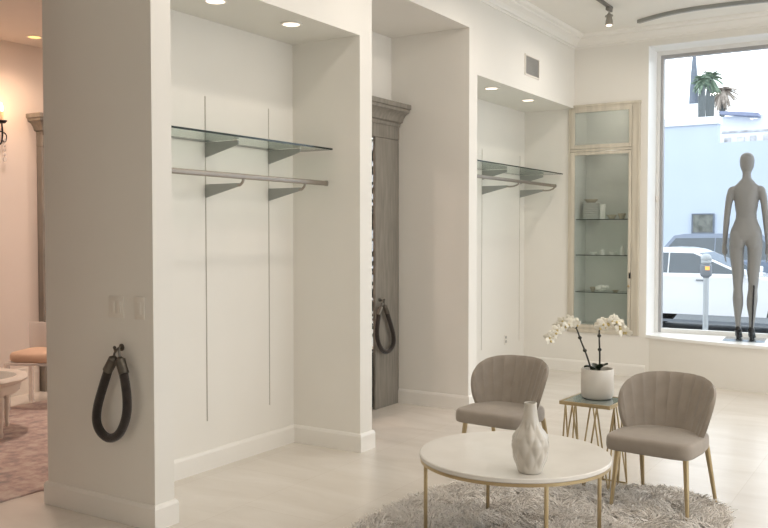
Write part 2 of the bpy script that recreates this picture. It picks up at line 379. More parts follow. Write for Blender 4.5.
# dark wooden door surrounds (faces +x): pilaster, architrave, cornice
def surround(name, label, x, ya, yb, only=None, bothcap=True):
    t = thing(name, label, 'door surround', (x, ya, 0), 0)
    W = 0.335 if bothcap else 0.40; L = yb - ya; bk, dp = (0, .085) if bothcap else (-.055, .03)
    def pil(y):
        m = MB(); m.box(0, y, 0, dp, y + W, 2.44, bev=.006)
        return m
    if not bothcap:
        W0 = W; W = .18; pil(0).build('pilaster', M['casing'], t); W = W0
    else: pil(0).build('pilaster', M['casing'], t)
    pil(L - W).build('pilaster', M['casing'], t)
    m = MB(); m.box(bk, 0.0, 2.44, dp + .005, L, 2.56, bev=.006); m.build('architrave', M['casing'], t)
    prof = [(-.09, 2.56), (.006, 2.56), (.012, 2.59), (.035, 2.60), (.045, 2.63), (.07, 2.665), (.105, 2.685), (.11, 2.71), (.125, 2.715), (.125, 2.755), (-.09, 2.755)]
    m = MB()
    if bothcap: m.sweep([(.0, .012), (.09, .012), (.09, L - .012), (.0, L - .012)], [(max(o, -.01), z) for o, z in prof])
    else: m.sweep([(dp + .005, 0), (dp + .005, L)], prof)
    m.build('cornice', M['casing'], t)
    return t
surround('door_surround', 'weathered grey wooden door surround at the back of the recess between the niches', -4.225, 5.37, 6.935, bothcap=False)
# left one: cornice returns round its near end
t = surround('door_surround', 'weathered grey wooden door surround on the far wall of the pink room', LX, 5.53, 7.3)

# door in the recess, white with black scrolled ironwork
d = MB(); d.box(-4.33, 5.56, 0, -4.285, 5.60, 2.5); d.box(-4.33, 6.73, 0, -4.315, 6.76, 2.5); d.box(-4.33, 5.60, 2.46, -4.285, 6.73, 2.5); d.box(-4.33, 5.60, 0, -4.285, 6.73, .5); door = struct(d.build('door_2', M['iron'], smooth=0))
ir = MB()
for y in (5.58, 5.90, 6.22): ir.bar((-4.295, y, .05), (-4.295, y, 2.44), .016)
for z in (.06, .52, 1.3, 2.42): ir.bar((-4.295, 5.57, z), (-4.295, 6.73, z), .016)
random.seed(3)
for k in range(30):
    cy = 5.60 + 1.02 * random.random(); cz = .6 + 1.78 * (k + random.random()) / 30
    if k % 3: cy = 6.60 + random.uniform(-.03, .09)
    r0 = random.uniform(.035, .075); s = random.choice((-1, 1)); a0 = random.random() * 6
    pts = [(-4.295, min(6.72, cy + math.cos(a0 + s * u * .45) * r0 * (1 - u / 15)), cz + math.sin(a0 + s * u * .45) * r0 * (1 - u / 15)) for u in range(13)]
    ir.tube(pts, .012, n=6)
ir.build('ironwork', M['iron'], door)

# ------------------------------------------------------------------ recessed lamps
def downlight(x, y, z, label, glow, r=.057, power=12, color=(1, .86, .7), group=None):
    t = thing('recessed_light', label, 'ceiling light', (x, y, z), 0, group)
    m = MB(); pr = [(r, -.001), (r + .018, -.001), (r + .02, -.006), (r + .012, -.010), (r, -.008)]
    rings = []
    for q in pr + [pr[0]]: rings.append([(q[0] * math.cos(2 * PI * i / 40), q[0] * math.sin(2 * PI * i / 40), q[1]) for i in range(40)])
    m.loft(rings, cap=False); m.build('trim_ring', M['trim'], t)
    m = MB(); m.lathe([(r, -.0015), (r, -.005), (r * .7, -.0075), (0, -.008)], n=40); m.build('lens', glow, t)
    li = bpy.data.lights.new('spot', 'SPOT'); li.energy = power; li.color = color; li.spot_size = math.radians(125); li.spot_blend = .9; li.shadow_soft_size = .06
    lo = bpy.data.objects.new('bulb', li); C.objects.link(lo); lo.location = (x, y, z - .03)
    return t
NP = 2.2
downlight(-3.70, 3.97, 2.99, 'round recessed downlight in the near niche soffit, cut by the top of the photo', M['lamp'], power=NP)
downlight(-3.675, 4.675, 2.99, 'round recessed downlight in the near niche soffit, wholly in view', M['lamp'], power=NP)
downlight(-3.67, 7.81, 3.0, 'round recessed downlight in the far niche soffit, the one farther from the cabinet', M['lamp'], power=NP)
downlight(-3.665, 8.71, 3.0, 'round recessed downlight in the far niche soffit, the one beside the cabinet', M['lamp'], power=NP)
downlight(-7.18, 5.25, LZ, 'orange glowing recessed downlight in the ceiling of the pink room', M['warmlamp'], power=22, color=(1, .70, .48))

# ------------------------------------------------------------------ niche fittings
def standard(y, z0, z1, label):
    m = MB(); m.box(NB, y - .0036, z0, NB + .0015, y + .0036, z1); m.box(NB + .0015, y - .0036, z0, NB + .004, y - .0022, z1, mi=1); m.box(NB + .0015, y + .0022, z0, NB + .004, y + .0036, z1, mi=1)
    return tag(m.build('shelf_standard', [M['slot'], M['plastic']], smooth=0), label, 'shelf standard')
standard(4.271, .328, 2.487, 'slim slotted wall channel on the near niche back, the one nearer the big pillar')
standard(4.92, .328, 2.482, 'slim slotted wall channel on the near niche back, the one nearer the inner corner')
standard(8.456, .328, 2.482, 'slim slotted wall channel on the far niche back, farther from the cabinet')
standard(9.465, .328, 2.482, 'slim slotted wall channel on the far niche back, nearest the cabinet')
def gbracket(y, zt, label):
    t = thing('shelf_bracket', label, 'shelf bracket', (NB + .004, y, zt))
    m = MB(); m.prism([(0, 0), (.285, 0), (.285, -.026), (0, -.098)], -.006, .006, 'y'); m.build('blade', M['bracket'], t, smooth=0)
    m = MB(); m.box(.245, -.012, .0, .285, .012, .003); m.build('pad', M['plastic'], t, smooth=0)
    return t
def rbracket(y, zt, ext, label):
    t = thing('rail_bracket', label, 'rail bracket', (NB + .004, y, zt))
    m = MB(); m.prism([(0, 0), (.29, .0), (.29, -.02), (0, -.088)], -.006, .006, 'y'); m.build('blade', M['bracket'], t, smooth=0)
    m = MB(); m.tube(bez([(.275, 0, -.012), (.31 + ext * .6, 0, -.012), (.34 + ext, 0, .008), (.345 + ext, 0, .026)], 6), .009, n=8); m.build('hook', M['nickel'], t)
    return t
def shelf_glass(name, x0, x1, y0, y1, z, th, label, edge=True):
    m = MB(); m.box(x0, y0, z, x1, y1, z + th)
    o = m.build(name, [M['glass'], M['glassedge']], smooth=0)
    for p in o.data.polygons:
        if abs(p.normal.z) < .5: p.material_index = 1
    return tag(o, label, 'glass shelf')
def rail(y0, y1, x, z, label):
    t = thing('hanging_rail', label, 'clothes rail', (x, y0, z)); L = y1 - y0
    prof = [(.011 * math.copysign(abs(math.cos(a)) ** .6, math.cos(a)), .0175 * math.copysign(abs(math.sin(a)) ** .6, math.sin(a))) for a in [2 * PI * i / 20 for i in range(20)]]
    m = MB(); m.loft([[(p[0], 0, p[1]) for p in prof], [(p[0], L, p[1]) for p in prof]]); m.build('bar', M['nickel'], t)
    m = MB()
    for yy in (L - .012,): m.loft([[(p[0] * 1.25, yy, p[1] * 1.15) for p in prof], [(p[0] * 1.25, yy + .018, p[1] * 1.15) for p in prof]])
    m.build('end_cap', M['steel'], t)
    return t
GZ = 2.183
gbracket(4.271, GZ - .003, 'grey tapered blade under the near niche glass shelf, nearer the big pillar')
gbracket(4.92, GZ - .003, 'grey tapered blade under the near niche glass shelf, nearer the inner corner')
shelf_glass('glass_shelf', NB + .006, -3.685, 3.40, 5.165, GZ, .013, 'long clear glass shelf with a dark edge in the near niche')
rbracket(4.271, 1.905, -.02, 'grey hooked arm holding the near niche clothes rail, nearer the big pillar')
rbracket(4.92, 1.905, -.02, 'grey hooked arm holding the near niche clothes rail, nearer the inner corner')
rail(3.42, 5.15, -3.731, 1.944, 'long flat-oval nickel clothes rail below the glass in the near niche')
GZ3 = 2.255
gbracket(8.456, GZ3 - .003, 'grey tapered blade under the far niche glass shelf, farther from the cabinet')
gbracket(9.465, GZ3 - .003, 'grey tapered blade under the far niche glass shelf, beside the cabinet')
shelf_glass('glass_shelf', NB + .006, -3.592, 7.13, 9.56, GZ3, .012, 'long clear glass shelf with a dark edge in the far niche')
rbracket(8.456, 2.085, .07, 'grey hooked arm holding the far niche clothes rail, farther from the cabinet')
rbracket(9.465, 2.085, .07, 'grey hooked arm holding the far niche clothes rail, beside the cabinet')
rail(7.14, 9.50, -3.66, 2.124, 'long flat-oval nickel clothes rail below the glass in the far niche')
# small outlet on the far niche back
t = thing('wall_outlet', 'small white wall outlet low on the far niche back wall', 'outlet', (NB, 9.08, .38))
m = MB(); m.box(0, -.036, -.058, .006, .036, .058, bev=.003); m.build('plate', M['plastic'], t)
for z in (.024, -.024):
    m = MB(); m.box(.006, -.016, z - .014, .009, .016, z + .014, bev=.003); m.build('socket', M['vent'], t)
# air vent
t = thing('air_vent', 'small square grey air vent grille high on the wall above the far niche', 'air vent', (WX, 8.345, 3.27))
m = MB(); m.box(0, -.185, -.105, .012, .185, -.09); m.box(0, -.185, .09, .012, .185, .105); m.box(0, -.185, -.09, .012, -.17, .09); m.box(0, .17, -.09, .012, .185, .09); m.build('frame', M['plastic'], t, smooth=0)
m = MB(); m.box(0, -.17, -.09, .002, .17, .09)
for i in range(11):
    z = -.08 + i * .016; m.prism([(.002, z), (.010, z - .006), (.010, z - .003), (.002, z + .003)], -.17, .17, 'y')
m.build('grille', M['vent'], t, smooth=0)

# ------------------------------------------------------------------ pillar: switches, hooks, ropes
def switch(x, wdt, label, n):
    t = thing('light_switch', label, 'light switch', (x, 3.24, 1.18))
    m = MB(); m.box(-wdt / 2, -.006, -.06, wdt / 2, 0, .06, bev=.003); m.build('plate', M['plastic'], t)
    for i in range(n):
        cx = (i - (n - 1) / 2) * .046
        m = MB(); m.box(cx - .016, -.010, -.033, cx + .016, -.006, .033, bev=.002); m.build('rocker', M['plastic'], t)
switch(-3.757, .118, 'white double light switch plate on the big pillar, the wider one', 2)
switch(-3.575, .074, 'white single light switch plate on the big pillar, nearer its corner', 1)
def hook(loc, rz, label):
    t = thing('rope_hook', label, 'wall hook', loc, rz)        # local -y is out of the wall
    m = MB(); m.lathe([(0, 0), (.020, 0), (.020, .004), (.014, .007), (0, .007)], n=20)
    for v in m.bm.verts: v.co = Vector((v.co.x, -v.co.z, v.co.y))
    m.build('rosette', M['pewter'], t)
    m = MB(); m.tube(bez([(0, -.004, 0), (0, -.03, -.006), (0, -.045, -.02), (0, -.05, 0.0)], 6), .006, n=8); m.ball((0, -.05, .004), .009); m.build('peg', M['pewter'], t)
    return t
def rope(loc, rz, label, H=.50, W=.165, r=.0245, off=-.06):
    t = thing('barrier_rope', label, 'barrier rope', loc, rz)
    k = W / .165; g = H / .525
    L = [(x * k, off, z * g) for x, z in ((-.045, -.117), (-.083, -.235), (-.112, -.34), (-.118, -.42), (-.095, -.475), (-.05, -.50), (0, -.475), (.035, -.41), (.052, -.33), (.050, -.235), (.033, -.122))]
    m = MB(); m.tube(bez(L, 8), r, n=14); m.build('rope', M['rope'], t)
    for p, q in (((-.016 * k, off + .004, -.055), L[0]), ((.010 * k, off + .004, -.055), L[-1])):
        p = Vector(p); q = Vector(q); d = (q - p).normalized()
        m = MB(); m.tube([p + d * .0, p + d * .012, p + d * .014, q + d * .02], r, n=14, rs=[r * .55, r * .95, r * 1.12, r * 1.12]); cap = m.build('end_cap', M['pewter'], t)
        m = MB(); m.tube(bez([p + d * .004, p + Vector((0, 0, .022)), Vector((.005, off + .01, -.004))], 5), .006, n=8); m.build('clasp', M['pewter'], cap)
    return t
hook((-3.72, 3.24, .962), 0, 'small steel wall hook on the big pillar below the switches')
rope((-3.69, 3.24, .972), 0, 'black velvet barrier rope with steel ends looped on the big pillar', H=.525, W=.235)
hook((-4.1945, 6.60, .985), PI / 2, 'small steel wall hook on the wooden surround in the recess')
rope((-4.195, 6.575, .99), -PI / 2, 'black velvet barrier rope looped on the wooden surround in the recess', H=.50, W=.27, off=.045, r=.021)

# ------------------------------------------------------------------ display cabinet built into the window wall
cx0, cx1, cz0, cz1 = -3.53, -2.722, 0.455, 3.02
t = thing('display_cabinet', 'tall limed-wood display cabinet with two glass doors set in the window wall', 'cabinet', (cx0, WY, 0))
Wc = cx1 - cx0
def frame(m, x0, z0, x1, z1, wl, wr, wb, wt, ya, yb, bev=.003):
    m.box(x0, ya, z0, x0 + wl, yb, z1, bev=bev); m.box(x1 - wr, ya, z0, x1, yb, z1, bev=bev)
    m.box(x0 + wl, ya, z1 - wt, x1 - wr, yb, z1, bev=bev); m.box(x0 + wl, ya, z0, x1 - wr, yb, z0 + wb, bev=bev)
m = MB(); frame(m, -.005, cz0, Wc, cz1, .024, .085, .05, .045, -.022, 0.0)
m.box(.017, -.022, 2.505, Wc - .085, 0, 2.53, bev=.003)
m.box(-.005, -.034, cz1 - .012, Wc + .012, 0, cz1 + .012, bev=.004)
m.box(Wc - .022, -.03, cz0, Wc + .004, 0, cz1 - .012, bev=.004)
m.build('face_frame', M['cabinet'], t, smooth=30)
m = MB(); xa, xb = .064, Wc - .12; zz0, zz1 = .522, 3.003
m.box(xa, .36, zz0, xb, .375, zz1); m.box(xa, 0.001, zz0, xa + .01, .36, zz1); m.box(xb - .01, 0.001, zz0, xb, .36, zz1)
m.box(xa + .01, .001, zz0, xb - .01, .36, zz0 + .01); m.box(xa + .01, .001, zz1 - .01, xb - .01, .36, zz1); m.box(xa + .01, .03, 2.51, xb - .01, .36, 2.535)
m.build('carcass', M['cabin'], t, smooth=0)
def cdoor(z0, z1, lab, gl, ww, wb):
    m = MB(); frame(m, .02, z0, Wc - .088, z1, ww, .032, wb, .035, -.028, -.002, bev=.004)
    o = m.build('door', M['cabinet'], t, smooth=30); o['label'] = lab
    g = MB(); g.box(.02 + ww, -.018, z0 + wb, Wc - .12, -.012, z1 - .035); g.build('pane', gl, o, smooth=0)
    return o
cdoor(2.535, 2.98, 'small upper cabinet door with misty glass', M['frost'], .05, .045)
lo = cdoor(.505, 2.50, 'tall lower cabinet door with clear glass', M['cabglass'], .05, .045)
m = MB(); m.box(Wc - .106, -.034, 1.085, Wc - .086, -.028, 1.15, bev=.002); m.build('lock', M['iron'], lo)
m = MB(); m.ball((Wc - .104, -.045, 1.0), .014); m.tube([(Wc - .104, -.028, 1.0), (Wc - .104, -.045, 1.0)], .006); m.build('knob', M['brass'], lo)
for z in (1.735, 1.33, .91):
    m = MB(); m.box(xa + .012, .02, z, xb - .012, .34, z + .008)
    o = m.build('glass_shelf', [M['glass'], M['glassedge']], t, smooth=0)
    for p in o.data.polygons:
        if abs(p.normal.z) < .5: p.material_index = 1
m = MB(); m.lathe([(.045, 2.9925), (.045, 2.988), (0, 2.987)], (xa + xb) / 2 + .06, .16, n=24); m.build('puck_light', M['lamp'], t)
for (zz, e) in ((2.97, .9), (2.49, .5)):  # upper lamp is the fitted one; lower one added without fitting, to brighten
    li = bpy.data.lights.new('puck_and_fill', 'POINT'); li.energy = e; li.color = (1, .93, .82); li.shadow_soft_size = .04
    lo_ = bpy.data.objects.new('puck_and_fill_bulb', li); C.objects.link(lo_); lo_.location = (cx0 + (xa + xb) / 2 + .06, WY + .12, zz - .02)
# contents
X0 = cx0
S1, S2, S3 = 1.7435, 1.3385, .9185
for i in range(9):
    m = MB(); r = .098 - .002 * (i % 2); z = S1 + i * .021
    m.lathe([(0.0, z), (r * .8, z), (r, z + .012), (r, z + .018), (r * .93, z + .018), (r * .8, z + .006), (0, z + .006)], X0 + .205, WY + .16, n=28)
    lab = 'white round plate stacked on the top glass shelf of the cabinet, ' + ('lowest of the pile', 'second from the bottom', 'third from the bottom', 'fourth from the bottom', 'middle of the pile', 'fourth from the top', 'third from the top', 'second from the top', 'topmost of the pile')[i]
    tag(m.build('plate', M['china']), lab, 'plate', 'white plates piled in the cabinet')
m = MB(); zt = S1 + 9 * .021 + .001
m.lathe([(0, zt), (.045, zt), (.075, zt + .03), (.078, zt + .04), (.072, zt + .04), (.042, zt + .008), (0, zt + .008)], X0 + .205, WY + .16, n=24); tag(m.build('bowl', M['tan']), 'small tan bowl resting on the white plate pile in the cabinet', 'bowl')
m = MB(); m.box(X0 + .315, WY + .14, S1, X0 + .375, WY + .17, S1 + .17, bev=.004); tag(m.build('card_box', M['china']), 'pale upright card box beside the plate pile in the cabinet', 'box')
def dish(x, y, z, r, h, mt, label, name='dish'):
    m = MB(); m.lathe([(0, z), (r * .55, z), (r, z + h * .85), (r, z + h), (r * .9, z + h), (r * .5, z + h * .25), (0, z + h * .25)], X0 + x, WY + y, n=20)
    return tag(m.build(name, mt), label, 'dish')
dish(.45, .15, S1, .055, .05, M['tan'], 'tan dish on the top glass shelf of the cabinet, next to the card box')
dish(.565, .15, S1, .045, .065, M['tan'], 'tan dish on the top glass shelf of the cabinet, at its end by the lock')
def jar(x, y, z, r, h, mt, label):
    m = MB(); m.lathe([(0, z), (r, z), (r, z + h * .7), (r * .6, z + h * .8), (r * .6, z + h), (0, z + h)], X0 + x, WY + y, n=18); return tag(m.build('jar', mt), label, 'jar')
dish(.24, .15, S2, .04, .03, M['china'], 'pale dish on the second glass shelf of the cabinet, nearest the niche')
jar(.345, .15, S2, .028, .065, M['china'], 'small pale jar in the middle of the second cabinet shelf')
dish(.47, .15, S2, .045, .035, M['china'], 'pale dish on the second cabinet shelf, right of the small jar')
jar(.575, .15, S2, .024, .11, M['china'], 'slim pale jar at the window end of the second cabinet shelf')
# shell-like white ornament and little dark dishes on the lowest shelf
t2 = MB()
for k in range(9):
    a = k * 2.4; t2.ball((X0 + .33 + .065 * math.cos(a) * (k / 9), WY + .16 + .04 * math.sin(a) * (k / 9), S3 + .028 + .012 * (k % 3)), .03, 1.2, .8, .85)
tag(t2.build('shell_ornament', M['china']), 'white clustered shell ornament on the lowest cabinet shelf', 'ornament')
dish(.235, .15, S3, .035, .05, M['tan'], 'small brown dish on the lowest cabinet shelf, left of the shell ornament')
dish(.50, .15, S3, .038, .022, M['tan'], 'low brown dish on the lowest cabinet shelf, right of the shell ornament')

# ------------------------------------------------------------------ ceiling track, spot and curved rail
tr = MB(); tr.box(-2.725, 2.6, CZ - .024, -2.69, 8.50, CZ, bev=.003)
tag(tr.build('lighting_track', M['track']), 'grey lighting track on the ceiling carrying the spotlight', 'lighting track')
t = thing('track_spotlight', 'small silver spotlight hanging from the end of the ceiling track', 'spotlight', (-2.708, 8.43, CZ - .024))
m = MB(); m.box(-.016, -.06, -.03, .016, .06, 0, bev=.003); m.build('adapter', M['track'], t)
m = MB(); m.tube([(0, 0, -.03), (0, 0, -.075)], .008); m.tube(bez([(-.035, 0, -.085), (-.03, 0, -.07), (0, 0, -.068), (.03, 0, -.07), (.035, 0, -.085)], 5), .006, n=8); m.build('yoke', M['steel'], t)
ax = Vector((.03, -.06, -.55)).normalized(); o0 = Vector((0.0, 0.0, -.055))
m = MB(); m.tube([o0, o0 + ax * .02, o0 + ax * .05, o0 + ax * .07, o0 + ax * .115], .04, n=20, rs=[.016, .026, .028, .034, .036]); m.build('can', M['steel'], t)
m = MB(); m.tube([o0 + ax * .115, o0 + ax * .118], .029, n=20); m.build('lens', M['lamp'], t)
TRK = [8.43, 6.7, 5.1, 3.5]
for y_, lb in zip(TRK[1:], ('second', 'third', 'fourth')):
    dup(t, (-2.708, y_, CZ - .024), 0, 'small silver track spotlight out of view above the photo, %s from the window' % lb)
xs2 = bez([(-2.63, 9.16, 0), (-2.32, 9.0, 0), (-2.0, 8.93, 0), (-1.6, 8.94, 0), (-1.2, 8.98, 0), (-.6, 9.0, 0), (0, 8.98, 0), (1.0, 9.1, 0), (1.35, 9.2, 0)], 8)
prof = [(-.02, CZ - .035), (.02, CZ - .035), (.02, CZ), (-.02, CZ)]
m = MB(); m.sweep([(p.x, p.y) for p in xs2], prof); tag(m.build('curtain_rail', M['bracket']), 'curved grey curtain rail on the ceiling in front of the window', 'curtain rail')

# ------------------------------------------------------------------ furniture
def make_chair(label):
    t = thing('dining_chair', label, 'chair')
    # seat: rounded cushion, faces -y
    def outline(s, z):
        pts = []
        n = 48
        for i in range(n):
            a = 2 * PI * i / n; ca, sa = math.cos(a), math.sin(a)
            e = .27
            x = .25 * math.copysign(abs(ca) ** e, ca); y = .245 * math.copysign(abs(sa) ** e, sa)
            if y > 0: x *= 1 - .22 * (y / .245) ** 2
            pts.append((x * s, y * s - .015, z))
        return pts
    rings = [outline(.93, .332), outline(.98, .335), outline(.998, .345), outline(1.005, .365), outline(1.0, .393), outline(.988, .407), outline(.958, .416), outline(.86, .421), outline(.6, .426), outline(.2, .428)]
    m = MB(); m.loft(rings); m.build('seat', M['velvet'], t, smooth=60)
    # channel-tufted shell backrest
    nu, nv = 145, 16
    def P(u, v, side):
        top = .405 + .318 * max(0.0, 1 - abs(u) ** 2.9) ** .57
        z = .365 + (top - .365) * v
        h = max(0.0, (z - .365) / .358)
        th = u * math.radians(66 + 30 * h ** .8)
        r = .228 + .095 * h ** .75
        if side < 0: r -= .038 * (1 - .4 * v) + .013 * (1 - abs(math.cos(th * PI / math.radians(16))) ** .6) * min(1, v * 2) * (1 - abs(u) ** 8)
        x = r * math.sin(th) * 1.0; y = r * math.cos(th) * .90 + .045 * h
        return (x, y - .06, z)
    m = MB(); bm = m.bm
    loop = []
    us = [-1 + 2 * i / (nu - 1) for i in range(nu)]
    vs_ = [j / (nv - 1) for j in range(nv)]
    outer = [[bm.verts.new(P(u, v, 1)) for v in vs_] for u in us]
    inner = [[bm.verts.new(P(u, v, -1)) for v in vs_] for u in us]
    ridge = [bm.verts.new(((Vector(P(u, 1, 1)) + Vector(P(u, 1, -1))) / 2 + Vector((0, 0, .012)))) for u in us]
    for i in range(nu - 1):
        for j in range(nv - 1):
            bm.faces.new((outer[i][j], outer[i + 1][j], outer[i + 1][j + 1], outer[i][j + 1]))
            bm.faces.new((inner[i][j], inner[i][j + 1], inner[i + 1][j + 1], inner[i + 1][j]))
        bm.faces.new((outer[i][-1], outer[i + 1][-1], ridge[i + 1], ridge[i])); bm.faces.new((ridge[i], ridge[i + 1], inner[i + 1][-1], inner[i][-1]))
        bm.faces.new((outer[i][0], inner[i][0], inner[i + 1][0], outer[i + 1][0]))
    for i in (0, nu - 1):
        for j in range(nv - 1): bm.faces.new((outer[i][j], outer[i][j + 1], inner[i][j + 1], inner[i][j]))
        bm.faces.new((outer[i][-1], ridge[i], inner[i][-1]))
    m.build('backrest', M['velvet'], t, smooth=50)
    for sx, sy in ((-1, -1), (1, -1), (-1, 1), (1, 1)):
        a = Vector((sx * .195 + .01, -.185 if sy < 0 else .165, .34)); b_ = Vector((sx * .219 + .02, -.243 if sy < 0 else .235, .0))
        m = MB(); m.tube([a, a.lerp(b_, .97), b_], .012, n=12, rs=[.0165, .0105, .0105]); m.build('leg', M['brass'], t)
    return t
ch = make_chair('taupe channel-back dining chair with brass legs, between the side table and the far window')
ch.location = (-1.305, 5.09, .014); ch.rotation_euler = (0, 0, math.radians(-6))
dup(ch, (-2.41, 5.345, 0), math.radians(-5), 'taupe channel-back dining chair with brass legs, behind the round coffee table')
ch['group'] = 'taupe dining chairs'
for o in C.objects:
    if o.name.startswith('dining_chair'): o['group'] = 'taupe dining chairs'

# coffee table
TC = (-1.782, 4.082); TR = .482; TZ = .454
t = thing('coffee_table', 'round white marble coffee table on slim brass legs standing on the shag rug', 'coffee table', (TC[0], TC[1], .0125))
m = MB(); m.lathe([(0, TZ - .024), (TR - .004, TZ - .024), (TR, TZ - .02), (TR, TZ - .004), (TR - .004, TZ), (0, TZ)], n=96); m.build('tabletop', M['marble'], t)
m = MB(); rr = []
for q in ((TR - .022, TZ - .040), (TR - .003, TZ - .040), (TR - .003, TZ - .0245), (TR - .022, TZ - .0245), (TR - .022, TZ - .040)):
    rr.append([(q[0] * math.cos(2 * PI * i / 96), q[0] * math.sin(2 * PI * i / 96), q[1]) for i in range(96)])
m.loft(rr, cap=False); m.build('rim', M['brass'], t)
for k in range(4):
    a = math.radians(42 + 90 * k); r0 = TR - .02
    m = MB(); m.box(-.0085, -.0085, 0, .0085, .0085, TZ - .03, bev=.002)
    for v in m.bm.verts: v.co = Matrix.Rotation(a, 3, 'Z') @ v.co + Vector((r0 * math.cos(a), r0 * math.sin(a), 0))
    m.build('leg', M['brass'], t)

# vase on the coffee table
vp = [(0, 0), (.052, 0), (.058, .005), (.066, .03), (.078, .07), (.087, .11), (.090, .14), (.085, .17), (.070, .195), (.055, .215), (.044, .24), (.037, .265), (.0325, .295), (.030, .32), (.031, .332), (.030, .336), (.025, .335), (.023, .31), (.028, .28), (0, .27)]
pr = []
for (r0, z0), (r1, z1) in zip(vp, vp[1:]):
    for k in range(4): pr.append((r0 + (r1 - r0) * k / 4, z0 + (z1 - z0) * k / 4))
pr.append(vp[-1])
def dim(r, a, z):
    if r < .03 or z < .012 or z > .262: return r
    w_ = min(1, (z - .012) / .03, (.262 - z) / .03)
    q = abs(math.cos(4 * a + z * 24)) * abs(math.cos(4 * a - z * 24))
    return r * (1 + w_ * (.10 * q - .05))
m = MB(); m.lathe(pr, n=128, fn=dim); o = m.build('vase', M['vase'], loc=(-1.572, 3.785, TZ + .0125), smooth=60); o.scale = (.97, .97, .97)
tag(o, 'glossy off-white dimpled ceramic vase standing on the marble coffee table', 'vase')

# side table
SX, SY, SH = -1.77, 5.285, .545; hw = .163
t = thing('side_table', 'small square brass side table with zigzag wire legs and mirrored top', 'side table', (SX, SY, 0), math.radians(-3))
m = MB(); frame_z0, frame_z1 = SH - .022, SH
m.box(-hw, -hw, frame_z0, hw, -hw + .012, frame_z1, bev=.001); m.box(-hw, hw - .012, frame_z0, hw, hw, frame_z1, bev=.001)
m.box(-hw, -hw + .012, frame_z0, -hw + .012, hw - .012, frame_z1, bev=.001); m.box(hw - .012, -hw + .012, frame_z0, hw, hw - .012, frame_z1, bev=.001)
m.build('top_frame', M['brass'], t)
m = MB(); m.box(-hw + .012, -hw + .012, SH - .012, hw - .012, hw - .012, SH - .003); m.build('tabletop', M['mirror'], t, smooth=0)
e = hw - .006
m = MB(); cs = [(-e, -e), (e, -e), (e, e), (-e, e)]
for i in range(4):
    p, q = Vector((*cs[i], 0)), Vector((*cs[(i + 1) % 4], 0)); m.bar((p.x, p.y, .006), (q.x, q.y, .006), .009)
m.build('base_frame', M['brass'], t)
for i in range(4):
    p, q = Vector((*cs[i], 0)), Vector((*cs[(i + 1) % 4], 0)); m = MB()
    for a, b_ in ((0, .25), (.5, .25), (.5, .75), (1, .75)):
        A = p.lerp(q, a); B = p.lerp(q, b_); m.tube([(A.x, A.y, .01), (B.x, B.y, frame_z0 + .001)], .0056, n=8)
    m.build('leg', M['brass'], t)

# potted orchid
PX, PY = -1.775, 5.355
t = thing('potted_orchid', 'white orchid with two arching flower sprays in an off-white pot', 'potted orchid', (PX, PY, SH - .003))
m = MB(); m.lathe([(0, 0), (.078, 0), (.092, .006), (.099, .022), (.101, .05), (.101, .183), (.099, .188), (.093, .188), (.091, .17), (.089, .155), (0, .155)], n=48); m.build('pot', M['pot'], t)
m = MB(); m.lathe([(0, .1555), (.0885, .1555), (.09, .162), (.05, .168), (0, .17)], n=24); m.build('moss', M['soil'], t)
RV = Vector((.846, .532, 0)); FV = Vector((-.532, .846, 0))
def Q(px, py, dep=0.0):   # offsets in the plane facing the seating area, metres per photo pixel at this spot
    return RV * (px - 596) * .00645 + FV * dep + Vector((0, 0, (401 - py) * .00645))
s1 = bez([Q(591, 376), Q(585, 358, .0), Q(580, 345, .01), Q(576, 334, .01), Q(570, 325, 0), Q(561, 326, -.02), Q(553, 333, -.04), Q(547, 341, -.05)], 8)
s2 = bez([Q(599, 376, .02), Q(599, 358, .02), Q(598, 343, .01), Q(598, 333, .0), Q(602, 325, -.01), Q(608, 324, -.02), Q(614, 328, -.03), Q(619, 334, -.04)], 8)
for s in (s1, s2):
    m = MB(); n = len(s); m.tube(s, .005, n=8, rs=[.0062 - .0035 * i / n for i in range(n)])
    for k in (10, 18, 26): m.ball(s[k], .013, 1, 1, .85, u=10, v=6)
    m.build('stem', M['stem'], t)
for k, (ang, ln, up) in enumerate(((20, .065, .07), (75, .06, .05), (150, .05, .06), (215, .085, .05), (265, .07, .0), (330, .05, .07))):
    a = math.radians(ang); dv = Vector((math.cos(a), math.sin(a), 0)); side = Vector((-dv.y, dv.x, 0)); rings = []
    for i in range(9):
        u = i / 8; wd = .024 * math.sin(PI * min(.97, u * .9 + .08)) + .001
        cpt = dv * ln * u + Vector((0, 0, .168 + .09 * u - (.11 - up) * u * u))
        rings.append([cpt + side * wd * x + Vector((0, 0, zz)) for x, zz in ((-1, .006), (-.5, -.001), (0, -.005), (.5, -.001), (1, .006), (.5, .003), (0, -.001), (-.5, .003))])
    m = MB(); m.loft(rings); m.build('leaf', M['leaf'], t)
def flower_mesh():
    m = MB()
    for k, (a, L_, Wd) in enumerate(((90, .030, .018), (210, .030, .018), (330, .030, .018), (20, .034, .028), (160, .034, .028))):
        ca, sa = math.cos(math.radians(a)), math.sin(math.radians(a)); rot = Matrix(((ca, -sa, 0), (sa, ca, 0), (0, 0, 1)))
        m.ball((ca * L_ * .62, sa * L_ * .62, .003 * k / 5), 1, L_ * .62, Wd * .62, .0035, u=12, v=6, rot=rot)
    m.ball((0, -.006, .008), .008, 1, 1.2, .9, u=8, v=6, mi=1)
    return m
fm = None; rnd = random.Random(5)
